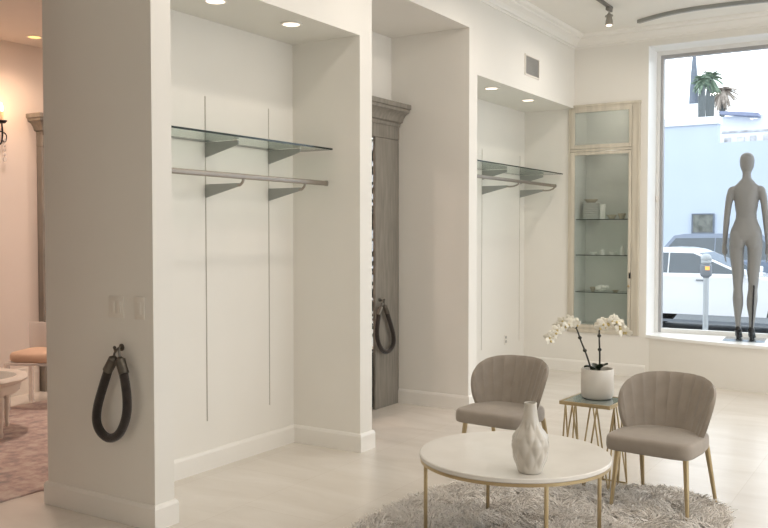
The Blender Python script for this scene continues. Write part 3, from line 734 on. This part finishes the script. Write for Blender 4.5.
for s, i0, cnt in ((s1, 27, 24), (s2, 25, 22)):
    for k in range(cnt):
        i = min(len(s) - 1, i0 + int((len(s) - 1 - i0) * (k / (cnt - 1))))
        off = RV * rnd.uniform(-.022, .022) + Vector((0, 0, rnd.uniform(-.025, .022))) - FV * rnd.uniform(.0, .04)
        if fm is None:
            o = flower_mesh().build('flower', [M['petal'], M['lip']], t); fm = o
        else:
            o = fm.copy(); C.objects.link(o)
        o.parent = t; o.location = s[i] + off
        base = Matrix((RV, Vector((0, 0, 1)), -FV)).transposed()
        e = Matrix.Rotation(rnd.uniform(-.7, .7), 3, 'X') @ Matrix.Rotation(rnd.uniform(-.8, .8), 3, 'Y') @ Matrix.Rotation(rnd.uniform(-.5, .5), 3, 'Z')
        o.rotation_euler = (base @ e).to_euler(); sc_ = rnd.uniform(.78, 1.02); o.scale = (sc_, sc_, sc_)

# shag rug
RO = [(-2.55, 3.2), (-2.58, 3.75), (-2.56, 4.55), (-2.38, 4.92), (-1.95, 5.13), (-1.6, 5.30), (-1.30, 5.42), (-1.06, 5.27), (-.92, 5.08), (-.88, 4.75), (-.89, 4.2), (-.96, 3.3), (-1.5, 2.95), (-2.2, 2.95), (-2.55, 3.2)]
ro = [(p.x, p.y) for p in bez([(x, y, 0) for x, y in RO], 6)][:-1]
t = thing('shag_rug', 'fluffy light grey shag rug under the coffee table', 'rug', (-1.7, 4.2, 0))
m = MB(); m.prism([(x + 1.7, y - 4.2) for x, y in ro], 0, .012); m.build('backing', M['rugback'], t, smooth=0)
def inside(x, y):
    r = False; n = len(ro); j = n - 1
    for i in range(n):
        xi, yi = ro[i]; xj, yj = ro[j]
        if (yi > y) != (yj > y) and x < (xj - xi) * (y - yi) / (yj - yi) + xi: r = not r
        j = i
    return r
feet = [(-1.305 + x * math.cos(-.105) - y * math.sin(-.105), 5.09 + x * math.sin(-.105) + y * math.cos(-.105)) for x, y in ((-.219, -.243), (.219, -.243), (-.219, .235), (.219, .235))]
feet += [(TC[0] + (TR - .02) * math.cos(math.radians(42 + 90 * k)), TC[1] + (TR - .02) * math.sin(math.radians(42 + 90 * k))) for k in range(4)]
V, F = [], []; rnd = random.Random(11)
from mathutils import noise
cnt = 0
while cnt < 26000:
    x = rnd.uniform(-2.62, -.84); y = rnd.uniform(3.15, 5.46)
    if not inside(x, y): continue
    cnt += 1
    nz = noise.noise_vector(Vector((x * 9, y * 9, 0)))
    an = math.atan2(nz.y, nz.x) + rnd.uniform(-.9, .9)
    if any((x - a) ** 2 + (y - b) ** 2 < .0009 for a, b in feet): continue
    L_ = rnd.uniform(.03, .055); lean = rnd.uniform(.5, 1.15)
    d = Vector((math.cos(an), math.sin(an), 0)); sd = Vector((-d.y, d.x, 0)); w0 = rnd.uniform(.004, .0075)
    b0 = len(V); p = Vector((x + 1.7, y - 4.2, .011)); curl = rnd.uniform(-.6, .6)
    for k in range(4):
        u = k / 3; h = math.sin(min(1.0, .35 + u) * 1.2) - math.sin(.35 * 1.2)
        q = p + d * lean * L_ * u * u * .95 + sd * curl * L_ * u * u + Vector((0, 0, L_ * (u - .42 * lean * u * u)))
        ww = w0 * (1 - .8 * u)
        for sgn, zz in ((-1, 0), (1, 0), (0, 1)):
            V.append(q + sd * ww * sgn + (Vector((0, 0, ww)) - d * ww) * zz)
    for k in range(3):
        for a, b_ in ((0, 1), (1, 2), (2, 0)): F.append((b0 + 3 * k + a, b0 + 3 * k + b_, b0 + 3 * k + 3 + b_, b0 + 3 * k + 3 + a))
me = bpy.data.meshes.new('pile'); me.from_pydata(V, [], F); me.materials.append(M['pile']); me.update(); me.shade_smooth()
o = bpy.data.objects.new('pile', me); C.objects.link(o); o.parent = t; o['kind'] = 'stuff'

# ------------------------------------------------------------------ the pink room on the left
m = MB(); m.box(-7.05, 2.3, 0, -4.6, 6.6, .010); tag(m.build('patterned_rug', M['oldrug'], smooth=0), 'faded pink and grey patterned rug in the room on the left', 'rug')
t = thing('acrylic_chair', 'clear acrylic chair with a peach seat cushion in the pink room', 'chair', (-6.80, 5.0, -.02), math.radians(25))
m = MB(); rings = []
for s, z in ((.9, .46), (1, .475), (1, .52), (.95, .54), (.7, .555), (.2, .56)):
    rings.append([(.23 * s * math.copysign(abs(math.cos(a)) ** .5, math.cos(a)), .22 * s * math.copysign(abs(math.sin(a)) ** .5, math.sin(a)), z) for a in [2 * PI * i / 32 for i in range(32)]])
m.loft(rings); m.build('seat_cushion', M['peach'], t, smooth=60)
m = MB(); m.box(-.235, -.225, .435, .235, .225, .458, bev=.006); m.build('seat_frame', M['acrylic'], t)
for sx in (-1, 1):
    for sy in (-1, 1):
        m = MB(); m.box(sx * .215 - .018, sy * .20 - .018, .03, sx * .215 + .018, sy * .20 + .018, .434, bev=.004); m.build('leg', M['acrylic'], t)
m = MB(); m.box(-.235, .205, .46, .235, .228, .78, bev=.01); m.build('backrest', M['acrylic'], t)
t = thing('carved_table', 'round cream carved table with an inset glass top in the pink room', 'table', (-6.33, 4.03, .010))
m = MB(); R0 = .40
rr = []
for q in ((.27, .455), (R0 - .05, .44), (R0 - .02, .46), (R0, .485), (R0 - .01, .505), (R0 - .04, .515), (R0 - .075, .508), (R0 - .085, .50), (.27, .455)):
    rr.append([(q[0] * (1 + (.015 * math.cos(16 * 2 * PI * i / 96) if q[0] > R0 - .03 else 0)) * math.cos(2 * PI * i / 96), q[0] * (1 + (.015 * math.cos(16 * 2 * PI * i / 96) if q[0] > R0 - .03 else 0)) * math.sin(2 * PI * i / 96), q[1]) for i in range(96)])
m.loft(rr, cap=False); m.build('rim', M['carved'], t, smooth=60)
m = MB(); m.lathe([(0, .49), (R0 - .084, .49), (R0 - .084, .50), (0, .50)], n=64); m.build('glass_top', M['mirror'], t)
m = MB(); rr = []
for q in ((R0 - .09, .38), (R0 - .06, .39), (R0 - .05, .44), (R0 - .09, .44), (R0 - .09, .38)):
    rr.append([(q[0] * math.cos(2 * PI * i / 96), q[0] * math.sin(2 * PI * i / 96), q[1] - (.03 * abs(math.sin(4 * 2 * PI * i / 96)) if q[1] < .40 else 0)) for i in range(96)])
m.loft(rr, cap=False); m.build('apron', M['carved'], t, smooth=60)
t.scale = (1, 1, .9)
for k in range(4):
    a = math.radians(5 + 90 * k); m = MB()
    m.lathe([(0, 0), (.014, 0), (.02, .03), (.014, .05), (.018, .1), (.026, .25), (.03, .33), (.02, .35), (.034, .37), (.034, .42), (0, .42)], (R0 - .09) * math.cos(a), (R0 - .09) * math.sin(a), n=16); m.build('leg', M['carved'], t)
# wall sconce, mostly beyond the left edge
t = thing('wall_sconce', 'black iron candle sconce with crystal drops on the pink room wall', 'wall sconce', (LX, 4.94, 2.52))
m = MB(); m.box(0, -.04, -.12, .012, .04, .12, bev=.005); m.build('backplate', M['iron'], t)
for sy in (-1, 1):
    m = MB(); m.tube(bez([(.01, 0, 0), (.06, sy * .04, -.09), (.10, sy * .12, -.10), (.11, sy * .145, -.02), (.11, sy * .14, .10)], 8), .008, n=8); m.tube(bez([(.05, sy * .03, -.04), (.10, sy * .10, .02), (.11, sy * .18, .0), (.11, sy * .175, -.07), (.11, sy * .14, -.06)], 6), .006, n=8); arm = m.build('arm', M['iron'], t)
    m = MB(); m.lathe([(0, .10), (.03, .10), (.05, .122), (.05, .126), (.02, .118), (0, .118)], .11, sy * .14, n=20); m.build('drip_pan', M['iron'], arm)
    m = MB(); m.lathe([(0, .118), (.017, .118), (.017, .21), (0, .212)], .11, sy * .14, n=16); m.build('candle', M['cream'], t)
    m = MB(); m.lathe([(0, .212), (.012, .22), (.017, .24), (.010, .265), (.001, .29)], .11, sy * .14, n=16); m.build('bulb', M['candle'], t)
    for k in range(5):
        m = MB(); zz = -.06 - .045 * k; m.ball((.11, sy * .165, zz), .012 if k < 4 else .018, 1, 1, 1.5, u=8, v=6); m.tube([(.11, sy * .165, zz), (.11, sy * .165, zz + .045)], .0015, n=6); m.build('crystal', M['acrylic'], t)
li = bpy.data.lights.new('candle', 'POINT'); li.energy = 2; li.color = (1, .6, .32); li.shadow_soft_size = .03
lo_ = bpy.data.objects.new('sconce_bulb', li); C.objects.link(lo_); lo_.location = (LX + .17, 5.08, 2.78)

# ------------------------------------------------------------------ mannequin on the platform
MX, MY = -1.634, 9.64
t = thing('mannequin', 'grey headless-faced female mannequin standing in the window with its back turned', 'mannequin', (MX, MY, WS), math.radians(5))
t['label'] = 'slim grey female mannequin standing on the window platform, back turned to the room'
def ell(c, a, b_, n=24, d=None):
    c = Vector(c); return [c + Vector((a * math.cos(2 * PI * i / n), b_ * math.sin(2 * PI * i / n), 0)) for i in range(n)]
m = MB()
# torso + neck + head (height above platform)
tor = [(1.01, 0, .05, .06), (1.02, 0, .10, .085), (1.045, 0, .146, .105), (1.08, 0, .158, .112), (1.14, 0, .148, .100), (1.20, 0, .124, .085), (1.26, 0, .104, .074), (1.31, 0, .100, .074), (1.38, .004, .112, .088), (1.46, .004, .120, .094), (1.53, -.002, .128, .086), (1.57, -.012, .132, .068), (1.598, -.014, .116, .060), (1.622, -.016, .088, .055), (1.645, -.014, .072, .052), (1.67, -.01, .047, .050), (1.72, .0, .041, .047), (1.745, .008, .047, .055), (1.765, .014, .058, .074), (1.80, .014, .068, .088), (1.85, .010, .074, .095), (1.89, .006, .070, .090), (1.92, .004, .053, .068), (1.938, .002, .022, .03)]
m.loft([ell((0, cy, z), a, b_) for z, cy, a, b_ in tor])
for sx in (-1, 1):
    m.ball((sx * .070, -.040, 1.045), .085, .95, .80, 1.35)       # seat
    m.ball((sx * .068, .085, 1.47), .055, 1, .8, 1)             # bust
    m.ball((sx * .128, -.01, 1.55), .045, 1.1, .95, 1.0)        # shoulder
    el = .222 if sx < 0 else .215
    arm = [(sx * .110, -.010, 1.572, .034), (sx * .142, -.010, 1.548, .041), (sx * .160, -.012, 1.48, .039), (sx * .173, -.014, 1.39, .035), (sx * .186, -.012, 1.27, .032), (sx * .190, 0, 1.22, .032), (sx * .200, .015, 1.11, .028), (sx * .206, .03, .985, .021)]
    m.tube([Vector(a[:3]) for a in arm], .04, n=16, rs=[a[3] for a in arm])
    hb = Vector((sx * .211, .032, .975))
    m.tube([hb + Vector((0, 0, .02)), hb + Vector((-sx * .002, .006, -.02)), hb + Vector((-sx * .004, .012, -.06)), hb + Vector((-sx * .006, .014, -.09))], .02, n=12, rs=[.021, .025, .030, .024])
    for k in range(4):
        ln = (.082, .096, .09, .072)[k]; yo = (k - 1.5) * .0155; b0 = hb + Vector((-sx * .006, .014 - yo, -.085))
        m.tube(bez([b0, b0 + Vector((0, 0, -ln * .4)), b0 + Vector((-sx * .006, .004, -ln * .75)), b0 + Vector((-sx * .014, .008, -ln))], 4), .008, n=8, rs=[.0088 - .003 * i / 12 for i in range(13)])
    b0 = hb + Vector((-sx * .004, .034, -.03)); m.tube(bez([b0, b0 + Vector((-sx * .006, .022, -.03)), b0 + Vector((-sx * .010, .026, -.065))], 5), .009, n=8, rs=[.012 - .005 * i / 10 for i in range(11)])
    kx = -.072 if sx < 0 else .076; fx = -.062 if sx < 0 else .066
    leg = [(sx * .080, -.005, 1.06, .078), (sx * .086, .0, .97, .075), (sx * .085, .006, .85, .067), (kx * .99, .012, .70, .060), (kx, .012, .58, .049), (kx * .96, .002, .52, .046), (kx * .93, -.018, .43, .054), (kx * .88, -.02, .36, .050), (fx * 1.08, -.01, .24, .033), (fx, -.004, .15, .026), (fx, .0, .12, .027)]
    m.tube([Vector(a[:3]) for a in leg], .05, n=20, rs=[a[3] for a in leg])
    ft = [(fx, -.012, .125, .028), (fx, .03, .095, .028), (fx, .08, .052, .028), (fx, .13, .028, .024), (fx, .165, .022, .014)]
    m.tube([Vector(a[:3]) for a in ft], .02, n=12, rs=[a[3] for a in ft])
o = m.build('body', M['mann'], t, smooth=0)
rm = o.modifiers.new('r', 'REMESH'); rm.mode = 'VOXEL'; rm.voxel_size = .0058
sm = o.modifiers.new('s', 'SMOOTH'); sm.iterations = 14; sm.factor = .5
bpy.context.view_layer.update()
dg = bpy.context.evaluated_depsgraph_get(); me = bpy.data.meshes.new_from_object(o.evaluated_get(dg)); o.modifiers.clear(); o.data = me
me.shade_smooth()
if not me.materials: me.materials.append(M['mann'])
for sx in (-1, 1):
    fx = -.062 if sx < 0 else .066; m = MB()
    def sec(y, zc, w_, h): return [(fx + w_ * math.cos(2 * PI * i / 16), y, zc + h * math.sin(2 * PI * i / 16)) for i in range(16)]
    m.loft([sec(-.048, .105, .012, .028), sec(-.040, .105, .029, .034), sec(-.01, .098, .033, .032), sec(.03, .072, .034, .028), sec(.08, .036, .036, .026), sec(.13, .02, .035, .02), sec(.17, .013, .028, .013), sec(.20, .009, .010, .008)])
    m.lathe([(0, 0), (.013, 0), (.013, .03), (.017, .075), (.025, .1), (0, .11)], fx, -.03, n=12)
    m.build('shoe', M['heel'], t, smooth=60)
m = MB(); m.tube([(.075, -.085, .0), (.082, -.08, .30), (.09, -.07, .56), (.085, -.03, .565)], .0085, n=10); m.lathe([(0, 0), (.022, 0), (.022, .006), (0, .008)], .075, -.085, n=16); m.build('support_rod', M['heel'], t)
m = MB(); m.box(-.20, -.16, 0, .20, .24, .008, bev=.003); o = m.build('base_plate', M['base'], t, smooth=0)
for o in kids(t):
    if o.name.startswith(('body', 'shoe', 'support')): o.location.z = .008

# ------------------------------------------------------------------ street
GZ0 = -.35
m = MB(); m.box(-40, WT + .02, GZ0 - .1, 40, 15.2, GZ0 + .1); struct(m.build('sidewalk', M['pave'], smooth=0))
m = MB(); m.box(-60, 15.2, GZ0 - .2, 60, 25.5, GZ0); struct(m.build('road', M['asphalt'], smooth=0))
m = MB(); m.box(-60, 25.5, GZ0 - .2, 60, 80, GZ0 + .1); struct(m.build('sidewalk_far', M['pave'], smooth=0))
def car(name, label, loc, flip, prm, paint):
    t = thing(name, label, 'car', loc, PI if flip else 0)   # local: front towards +x, side towards -y is the near one (flip turns it)
    L, Wd = prm['L'], prm['W']; bel, roof = prm['belt'], prm['roof']; fr, rr_ = L / 2, -L / 2
    wx = (prm['wf'], prm['wr']); wr = prm['r']
    wb, rf, rb, wrb = prm['ws'], prm['rf'], prm['rb'], prm['rw']     # windscreen base x, roof front x, roof back x, rear window base x
    def arch(cx):
        return [(cx + (wr + .06) * math.cos(a), wr + (wr + .06) * math.sin(a)) for a in [PI * k / 8 for k in range(9)]]
    sill = .2
    prof = [(fr - .02, .28), (fr, .42), (fr - .04, .60), (fr - .22, bel - .14), (wb + .05, bel)]
    prof += [(wrb, bel + .02), (rr_ + .05, bel - .08), (rr_, .5), (rr_ + .03, .28), (rr_ + .2, sill)]
    prof += [q for q in arch(wx[1])[::-1] if q[1] > sill] + [q for q in arch(wx[0])[::-1] if q[1] > sill] + [(fr - .2, sill)]
    m = MB(); h = Wd / 2
    secs = [(-h + .0, .955), (-h + .05, .99), (-h + .12, 1.0), (h - .12, 1.0), (h - .05, .99), (h, .955)]
    zc = .55
    m.loft([[(x, y, zc + (z - zc) * s) for x, z in prof] for y, s in secs]); m.build('body', paint, t, smooth=40)
    zt, ins = roof, .2
    gh = [(wb, bel - .02), (rf, zt - .05), (rf - .25, zt - .01), ((rf + rb) / 2, zt), (rb + .1, zt - .03), (wrb, bel)]
    m = MB(); secs = [(-h + .04, 0, 1), (-h + .07, 0, 1), (h - .07, 0, 1), (h - .04, 0, 1)]
    def gy(y, z): return y * (1 - .18 * (z - bel) / (zt - bel))
    m.loft([[(x, gy(s_[0], z), z) for x, z in gh] for s_ in secs]); m.build('cabin', paint, t, smooth=40)
    # glass panels just proud of the cabin sides
    def wpoly(pts, nm):
        m = MB()
        for sgn in (-1, 1):
            a = [(x, sgn * (gy(h - .04, z) + .004), z) for x, z in pts]; b_ = [(x, sgn * (gy(h - .04, z) - .02), z) for x, z in pts]
            m.loft([a, b_])
        m.build(nm, M['carglass'], t, smooth=0)
    zb_, zw = bel + .04, zt - .115
    def xf(z): return wb + (rf - wb) * (z - bel + .02) / (zt - .03 - bel) - .1
    def xr(z): return wrb + (rb + .1 - wrb) * (z - bel) / (zt - .03 - bel) + .1
    mid = (xf(zw) + xr(zw)) / 2 + .05
    wpoly([(xf(zb_), zb_), (xf(zw), zw), (mid + .012, zw + .01), (mid + .012, zb_)], 'front_window')
    wpoly([(mid - .012, zb_), (mid - .012, zw + .01), (xr(zw), zw), (xr(zb_), zb_)], 'rear_window')
    m = MB(); k = .012
    def scr(xa, za, xb_, zb2, sg):
        a = [(xa + sg * k, gy(-h + .13, za), za), (xa + sg * k, gy(h - .13, za), za), (xb_ + sg * k, gy(h - .13, zb2), zb2), (xb_ + sg * k, gy(-h + .13, zb2), zb2)]
        m.loft([a, [(p[0] - sg * .02, p[1], p[2] - .01) for p in a]])
    sl = (rf - wb) / (zt - .05 - bel + .02)
    scr(wb + sl * .06, bel + .04, wb + sl * (zt - bel - .09), zt - .11, 1); m.build('windscreen', M['carglass'], t, smooth=0)
    for x in wx:
        for sgn in (-1, 1):
            m = MB(); y = sgn * (h - .11)
            m.lathe([(0, -.1), (wr - .03, -.1), (wr, -.08), (wr, .08), (wr - .03, .1), (0, .1)], n=32)
            for v in m.bm.verts: v.co = Vector((x + v.co.x, y + v.co.z, wr + v.co.y))
            wo = m.build('wheel', M['tyre'], t)
            m = MB(); m.lathe([(0, 0), (wr * .62, 0), (wr * .64, .012), (wr * .5, .018), (.06, .012), (0, .02)], n=24)
            for v in m.bm.verts: v.co = Vector((x + v.co.x, y + sgn * (.1 + v.co.z), wr + v.co.y))
            m.build('hub', M['steel'], wo)
    m = MB()
    for x in (wb - .95,):
        for sgn in (-1, 1): m.box(x - .09, sgn * (h + .012) - .014, bel - .10, x + .09, sgn * (h + .012) + .014, bel - .075, bev=.004)
    m.build('door_handle', M['meter'], t)
    m = MB()
    for sgn in (-1, 1): m.box(wb - .28, sgn * (h + .06) - .09, bel + .02, wb - .12, sgn * (h + .06) + .09, bel + .14, bev=.03)
    m.build('mirror', paint, t)
    m = MB()
    for sgn in (-1, 1): m.box(rr_ + .55, sgn * (h - .01) - .012, sill, fr - .6, sgn * (h - .01) + .012, sill + .05)
    m.build('sill_strip', M['meter'], t, smooth=0)
    return t
car('parked_car', 'white car parked at the kerb outside the window', (-3.60, 18.4, GZ0), False, dict(L=4.6, W=1.8, belt=1.12, roof=1.66, wf=1.42, wr=-1.35, r=.35, ws=.78, rf=-.40, rb=-1.45, rw=-2.05), M['carwhite'])
car('parked_car', 'dark slate blue car parked across the road behind the white car', (-5.0, 23.0, GZ0), True, dict(L=4.7, W=1.85, belt=1.27, roof=1.93, wf=1.42, wr=-1.4, r=.37, ws=.95, rf=.45, rb=-1.7, rw=-2.15), M['carblue'])
# parking meter
pmx, pmy = -3.31, 15.45
t = thing('parking_meter', 'grey parking meter with an orange display on the kerb outside', 'parking meter', (-3.15, 15.0, GZ0 + .29))
m = MB(); m.tube([(0, 0, -.19), (0, 0, .93)], .045, n=16); m.lathe([(0, -.19), (.08, -.19), (.08, -.17), (.05, -.16), (0, -.16)], n=20); m.build('pole', M['meterpole'], t)
m = MB(); m.box(-.085, -.07, .93, .085, .07, 1.14, bev=.03, seg=3); m.lathe([(.04, .90), (.06, .93), (.06, .95), (0, .95)], n=16); m.build('housing', M['meter'], t)
m = MB(); m.box(-.075, -.06, 1.14, .075, .06, 1.20, bev=.02); m.ball((0, 0, 1.23), .09, 1, .7, .9); m.build('dome', M['meterpole'], t)
m = MB(); m.box(.0, -.078, 1.04, .07, -.069, 1.10, bev=.004); m.build('display', M['orange'], t)
# buildings
BZ = -.06
t = thing('blue_building', 'pale blue stucco building across the road', 'building', (-10, 30, BZ))
m = MB(); m.box(-10, 0, -.2, 30, 8, 4.60); m.box(-10, 0, 4.60, 4.02, .35, 5.36); m.build('wall', M['bluewall'], t, smooth=0)
m = MB(); m.box(-10, -.06, 5.22, 4.06, .41, 5.47); m.build('parapet', M['whitewall'], t, smooth=0)
m = MB(); m.box(3.27, -.05, 1.68, 3.90, .03, 2.26); o = m.build('window', M['greywin'], t, smooth=0)
m = MB(); m.box(3.23, -.07, 1.64, 3.27, 0, 2.30); m.box(3.90, -.07, 1.64, 3.94, 0, 2.30); m.box(3.27, -.07, 1.64, 3.90, 0, 1.68); m.box(3.27, -.07, 2.26, 3.90, 0, 2.30); m.build('frame', M['spire'], o, smooth=0)
t = thing('white_building', 'low white building with a relief frieze beyond the lower blue roof', 'building', (-6, 42, BZ))
m = MB(); m.box(-6, 0, -.2, 30, 2.5, 6.95); m.build('wall', M['whitewall'], t, smooth=0)
m = MB(); m.prism([(-2.22, 7.16), (-.6, 6.98), (-.55, 6.80), (-2.22, 7.02)], -.5, -.02, 'y'); m.build('awning', M['darkroof'], t, smooth=0)
rnd = random.Random(4); m = MB(); m.box(-2.2, -.05, 6.20, 12, 0, 6.28)
m.build('frieze_band', M['pattern'], t, smooth=0)
for k in range(10):
    x = -2.1 + k * .55; m = MB(); m.box(x, -.06, 5.74, x + rnd.uniform(.25, .45), 0, 5.98 + rnd.uniform(0, .12), bev=.03)
    m.build('relief_panel', M['pattern'], t)
# spire and palms beyond
t = thing('spire', 'tall tapered grey spire rising behind the pale blue building', 'spire', (-11.72, 52, BZ))
m = MB(); m.box(-.62, -.6, 0, .5, .6, 9.0); m.build('base_block', M['whitewall'], t, smooth=0)
m = MB(); m.lathe([(.27, 9.0), (.25, 9.6), (.18, 10.8), (.09, 11.9), (0, 11.9)], n=12); m.build('shaft', M['spire'], t)
m = MB(); m.lathe([(0, 11.9), (.20, 11.9), (.22, 12.0), (.14, 12.1), (.10, 12.4), (.15, 12.6), (.08, 12.9), (0, 13.2)], n=12); m.build('finial', M['spire'], t)
def palm(x, y, H, R, label, dry, seed, trunkr=.28):
    rn = random.Random(seed); t = thing('palm_tree', label, 'palm tree', (x, y, GZ0 + .1), 0, 'palm trees beyond the building')
    m = MB(); m.lathe([(trunkr * 1.15, 0), (trunkr, H * .4), (trunkr * 1.1, H * .7), (trunkr * 1.25, H * .9), (trunkr * .6, H), (0, H)], n=14); m.build('trunk', M['trunk'], t)
    m = MB()
    for k in range(56):
        a = rn.uniform(0, 2 * PI); el = rn.uniform(-1.45, 1.2) if not dry else rn.uniform(-1.4, .6); L_ = R * rn.uniform(.75, 1.1)
        d = Vector((math.cos(a) * math.cos(el), math.sin(a) * math.cos(el), math.sin(el))); side = Vector((-math.sin(a), math.cos(a), 0))
        for j in range(13):
            u = .25 + .75 * j / 12; b0 = Vector((0, 0, H)) + d * L_ * u + Vector((0, 0, -.45 * L_ * u * u))
            for sg in (-1, 1):
                tip = b0 + side * sg * .30 * R * (1.1 - .6 * u) + d * .16 * R + Vector((0, 0, -.12 * R))
                m.loft([[b0 + Vector((0, 0, .02)), b0 - d * .05, b0 + d * .05], [tip, tip + Vector((.004, 0, .004)), tip + Vector((0, .004, -.004))]])
        m.tube([Vector((0, 0, H)) + d * L_ * u + Vector((0, 0, -.45 * L_ * u * u)) for u in (0, .25, .5, .75, 1)], .03, n=5)
    m.build('crown', M['palmdry'] if dry else M['palm'], t, smooth=0)
palm(-9.97, 46, 9.55, .5, 'slim shaggy palm standing next to the grey spire', False, 1, .15)
palm(-10.72, 51.5, 10.6, .7, 'tall green-topped palm in the middle of the palm group', False, 2, .2)
palm(-11.15, 57, 10.7, .9, 'drooping brownish palm at the right of the palm group', True, 3, .14)

# ------------------------------------------------------------------ light
W = bpy.data.worlds.new('overcast'); sc.world = W; W.use_nodes = True; nt = W.node_tree
bg = nt.nodes['Background']; bg.inputs['Color'].default_value = (.92, .965, 1.0, 1); bg.inputs['Strength'].default_value = 2.6
def area(name, loc, rot, sx, sy, e, col, portal=False, shape='RECTANGLE'):
    li = bpy.data.lights.new(name, 'AREA'); li.shape = shape; li.size = sx
    if shape == 'RECTANGLE': li.size_y = sy
    li.energy = e; li.color = col
    if portal: li.cycles.is_portal = True
    o = bpy.data.objects.new(name, li); C.objects.link(o); o.location = loc; o.rotation_euler = rot; return o
area('window_portal', ((WL + WR) / 2, WT + .1, (WS + WTOP) / 2), (-PI / 2, 0, 0), WR - WL, WTOP - WS, 1, (1, 1, 1), True)
for a, b in RWIN: area('side_portal', (RX + .3, (a + b) / 2, (RZ0 + RZ1) / 2), (0, PI / 2, 0), RZ1 - RZ0, b - a, 1, (1, 1, 1), True)
area('door_portal', (2.95, WT + .1, 1.6), (-PI / 2, 0, 0), 2.1, 3.2, 1, (1, 1, 1), True)
# ceiling lamps added out of view to brighten the shop: shallow round fittings with a glowing disc
k = 0
for x in (-1.2, 1.4, 3.4):
    for y in (2.2, 4.8, 7.4):
        if x < -1 and y < 3: continue
        t = thing('added_ceiling_lamp', 'round flush ceiling lamp added out of view to brighten the shop', 'ceiling lamp', (x, y, CZ), 0, 'ceiling lamps added out of view to brighten the shop')
        m = MB(); m.lathe([(0, 0), (.27, 0), (.27, -.03), (.25, -.04), (0, -.04)], n=32); m.build('housing', M['trim'], t)
        area('ceiling_fill', (x, y, CZ - .06), (0, 0, 0), .5, .5, {-1.2: 6, 1.4: 19, 3.4: 27}[x], (1, .905, .80), shape='DISK')
for y_ in TRK: area('track_bulb', (-2.703, y_ - .01, CZ - .024 - .18), (0, 0, 0), .14, .14, 6.5, (1, .905, .80), shape='DISK')
for x, y in ((-6.2, 4.4), (-6.0, 7.4)):  # fill lights added to brighten the left room, no fittings
    area('parlour_fill', (x, y, LZ - .03), (0, 0, 0), .3, .3, 35, (1, .80, .68), shape='DISK')

# ------------------------------------------------------------------ camera
cd = bpy.data.cameras.new('camera'); cam = bpy.data.objects.new('camera', cd); C.objects.link(cam)
cd.sensor_width = 36; cd.lens = 872 / 768 * 36; cam.location = (0, 0, 1.58)
cam.rotation_euler = (math.radians(88.0), 0, math.radians(32.15)); cd.clip_start = .05; cd.clip_end = 300
sc.camera = cam
sc.view_settings.view_transform = 'Standard'; sc.view_settings.look = 'None'; sc.view_settings.exposure = 0.11; sc.view_settings.gamma = 1.0
sc.view_settings.use_curve_mapping = False
sc.cycles.max_bounces = 10; sc.cycles.diffuse_bounces = 6; sc.cycles.transparent_max_bounces = 16
sc.cycles.use_denoising = True
sc.cycles.caustics_reflective = False; sc.cycles.caustics_refractive = False; sc.cycles.sample_clamp_indirect = 6
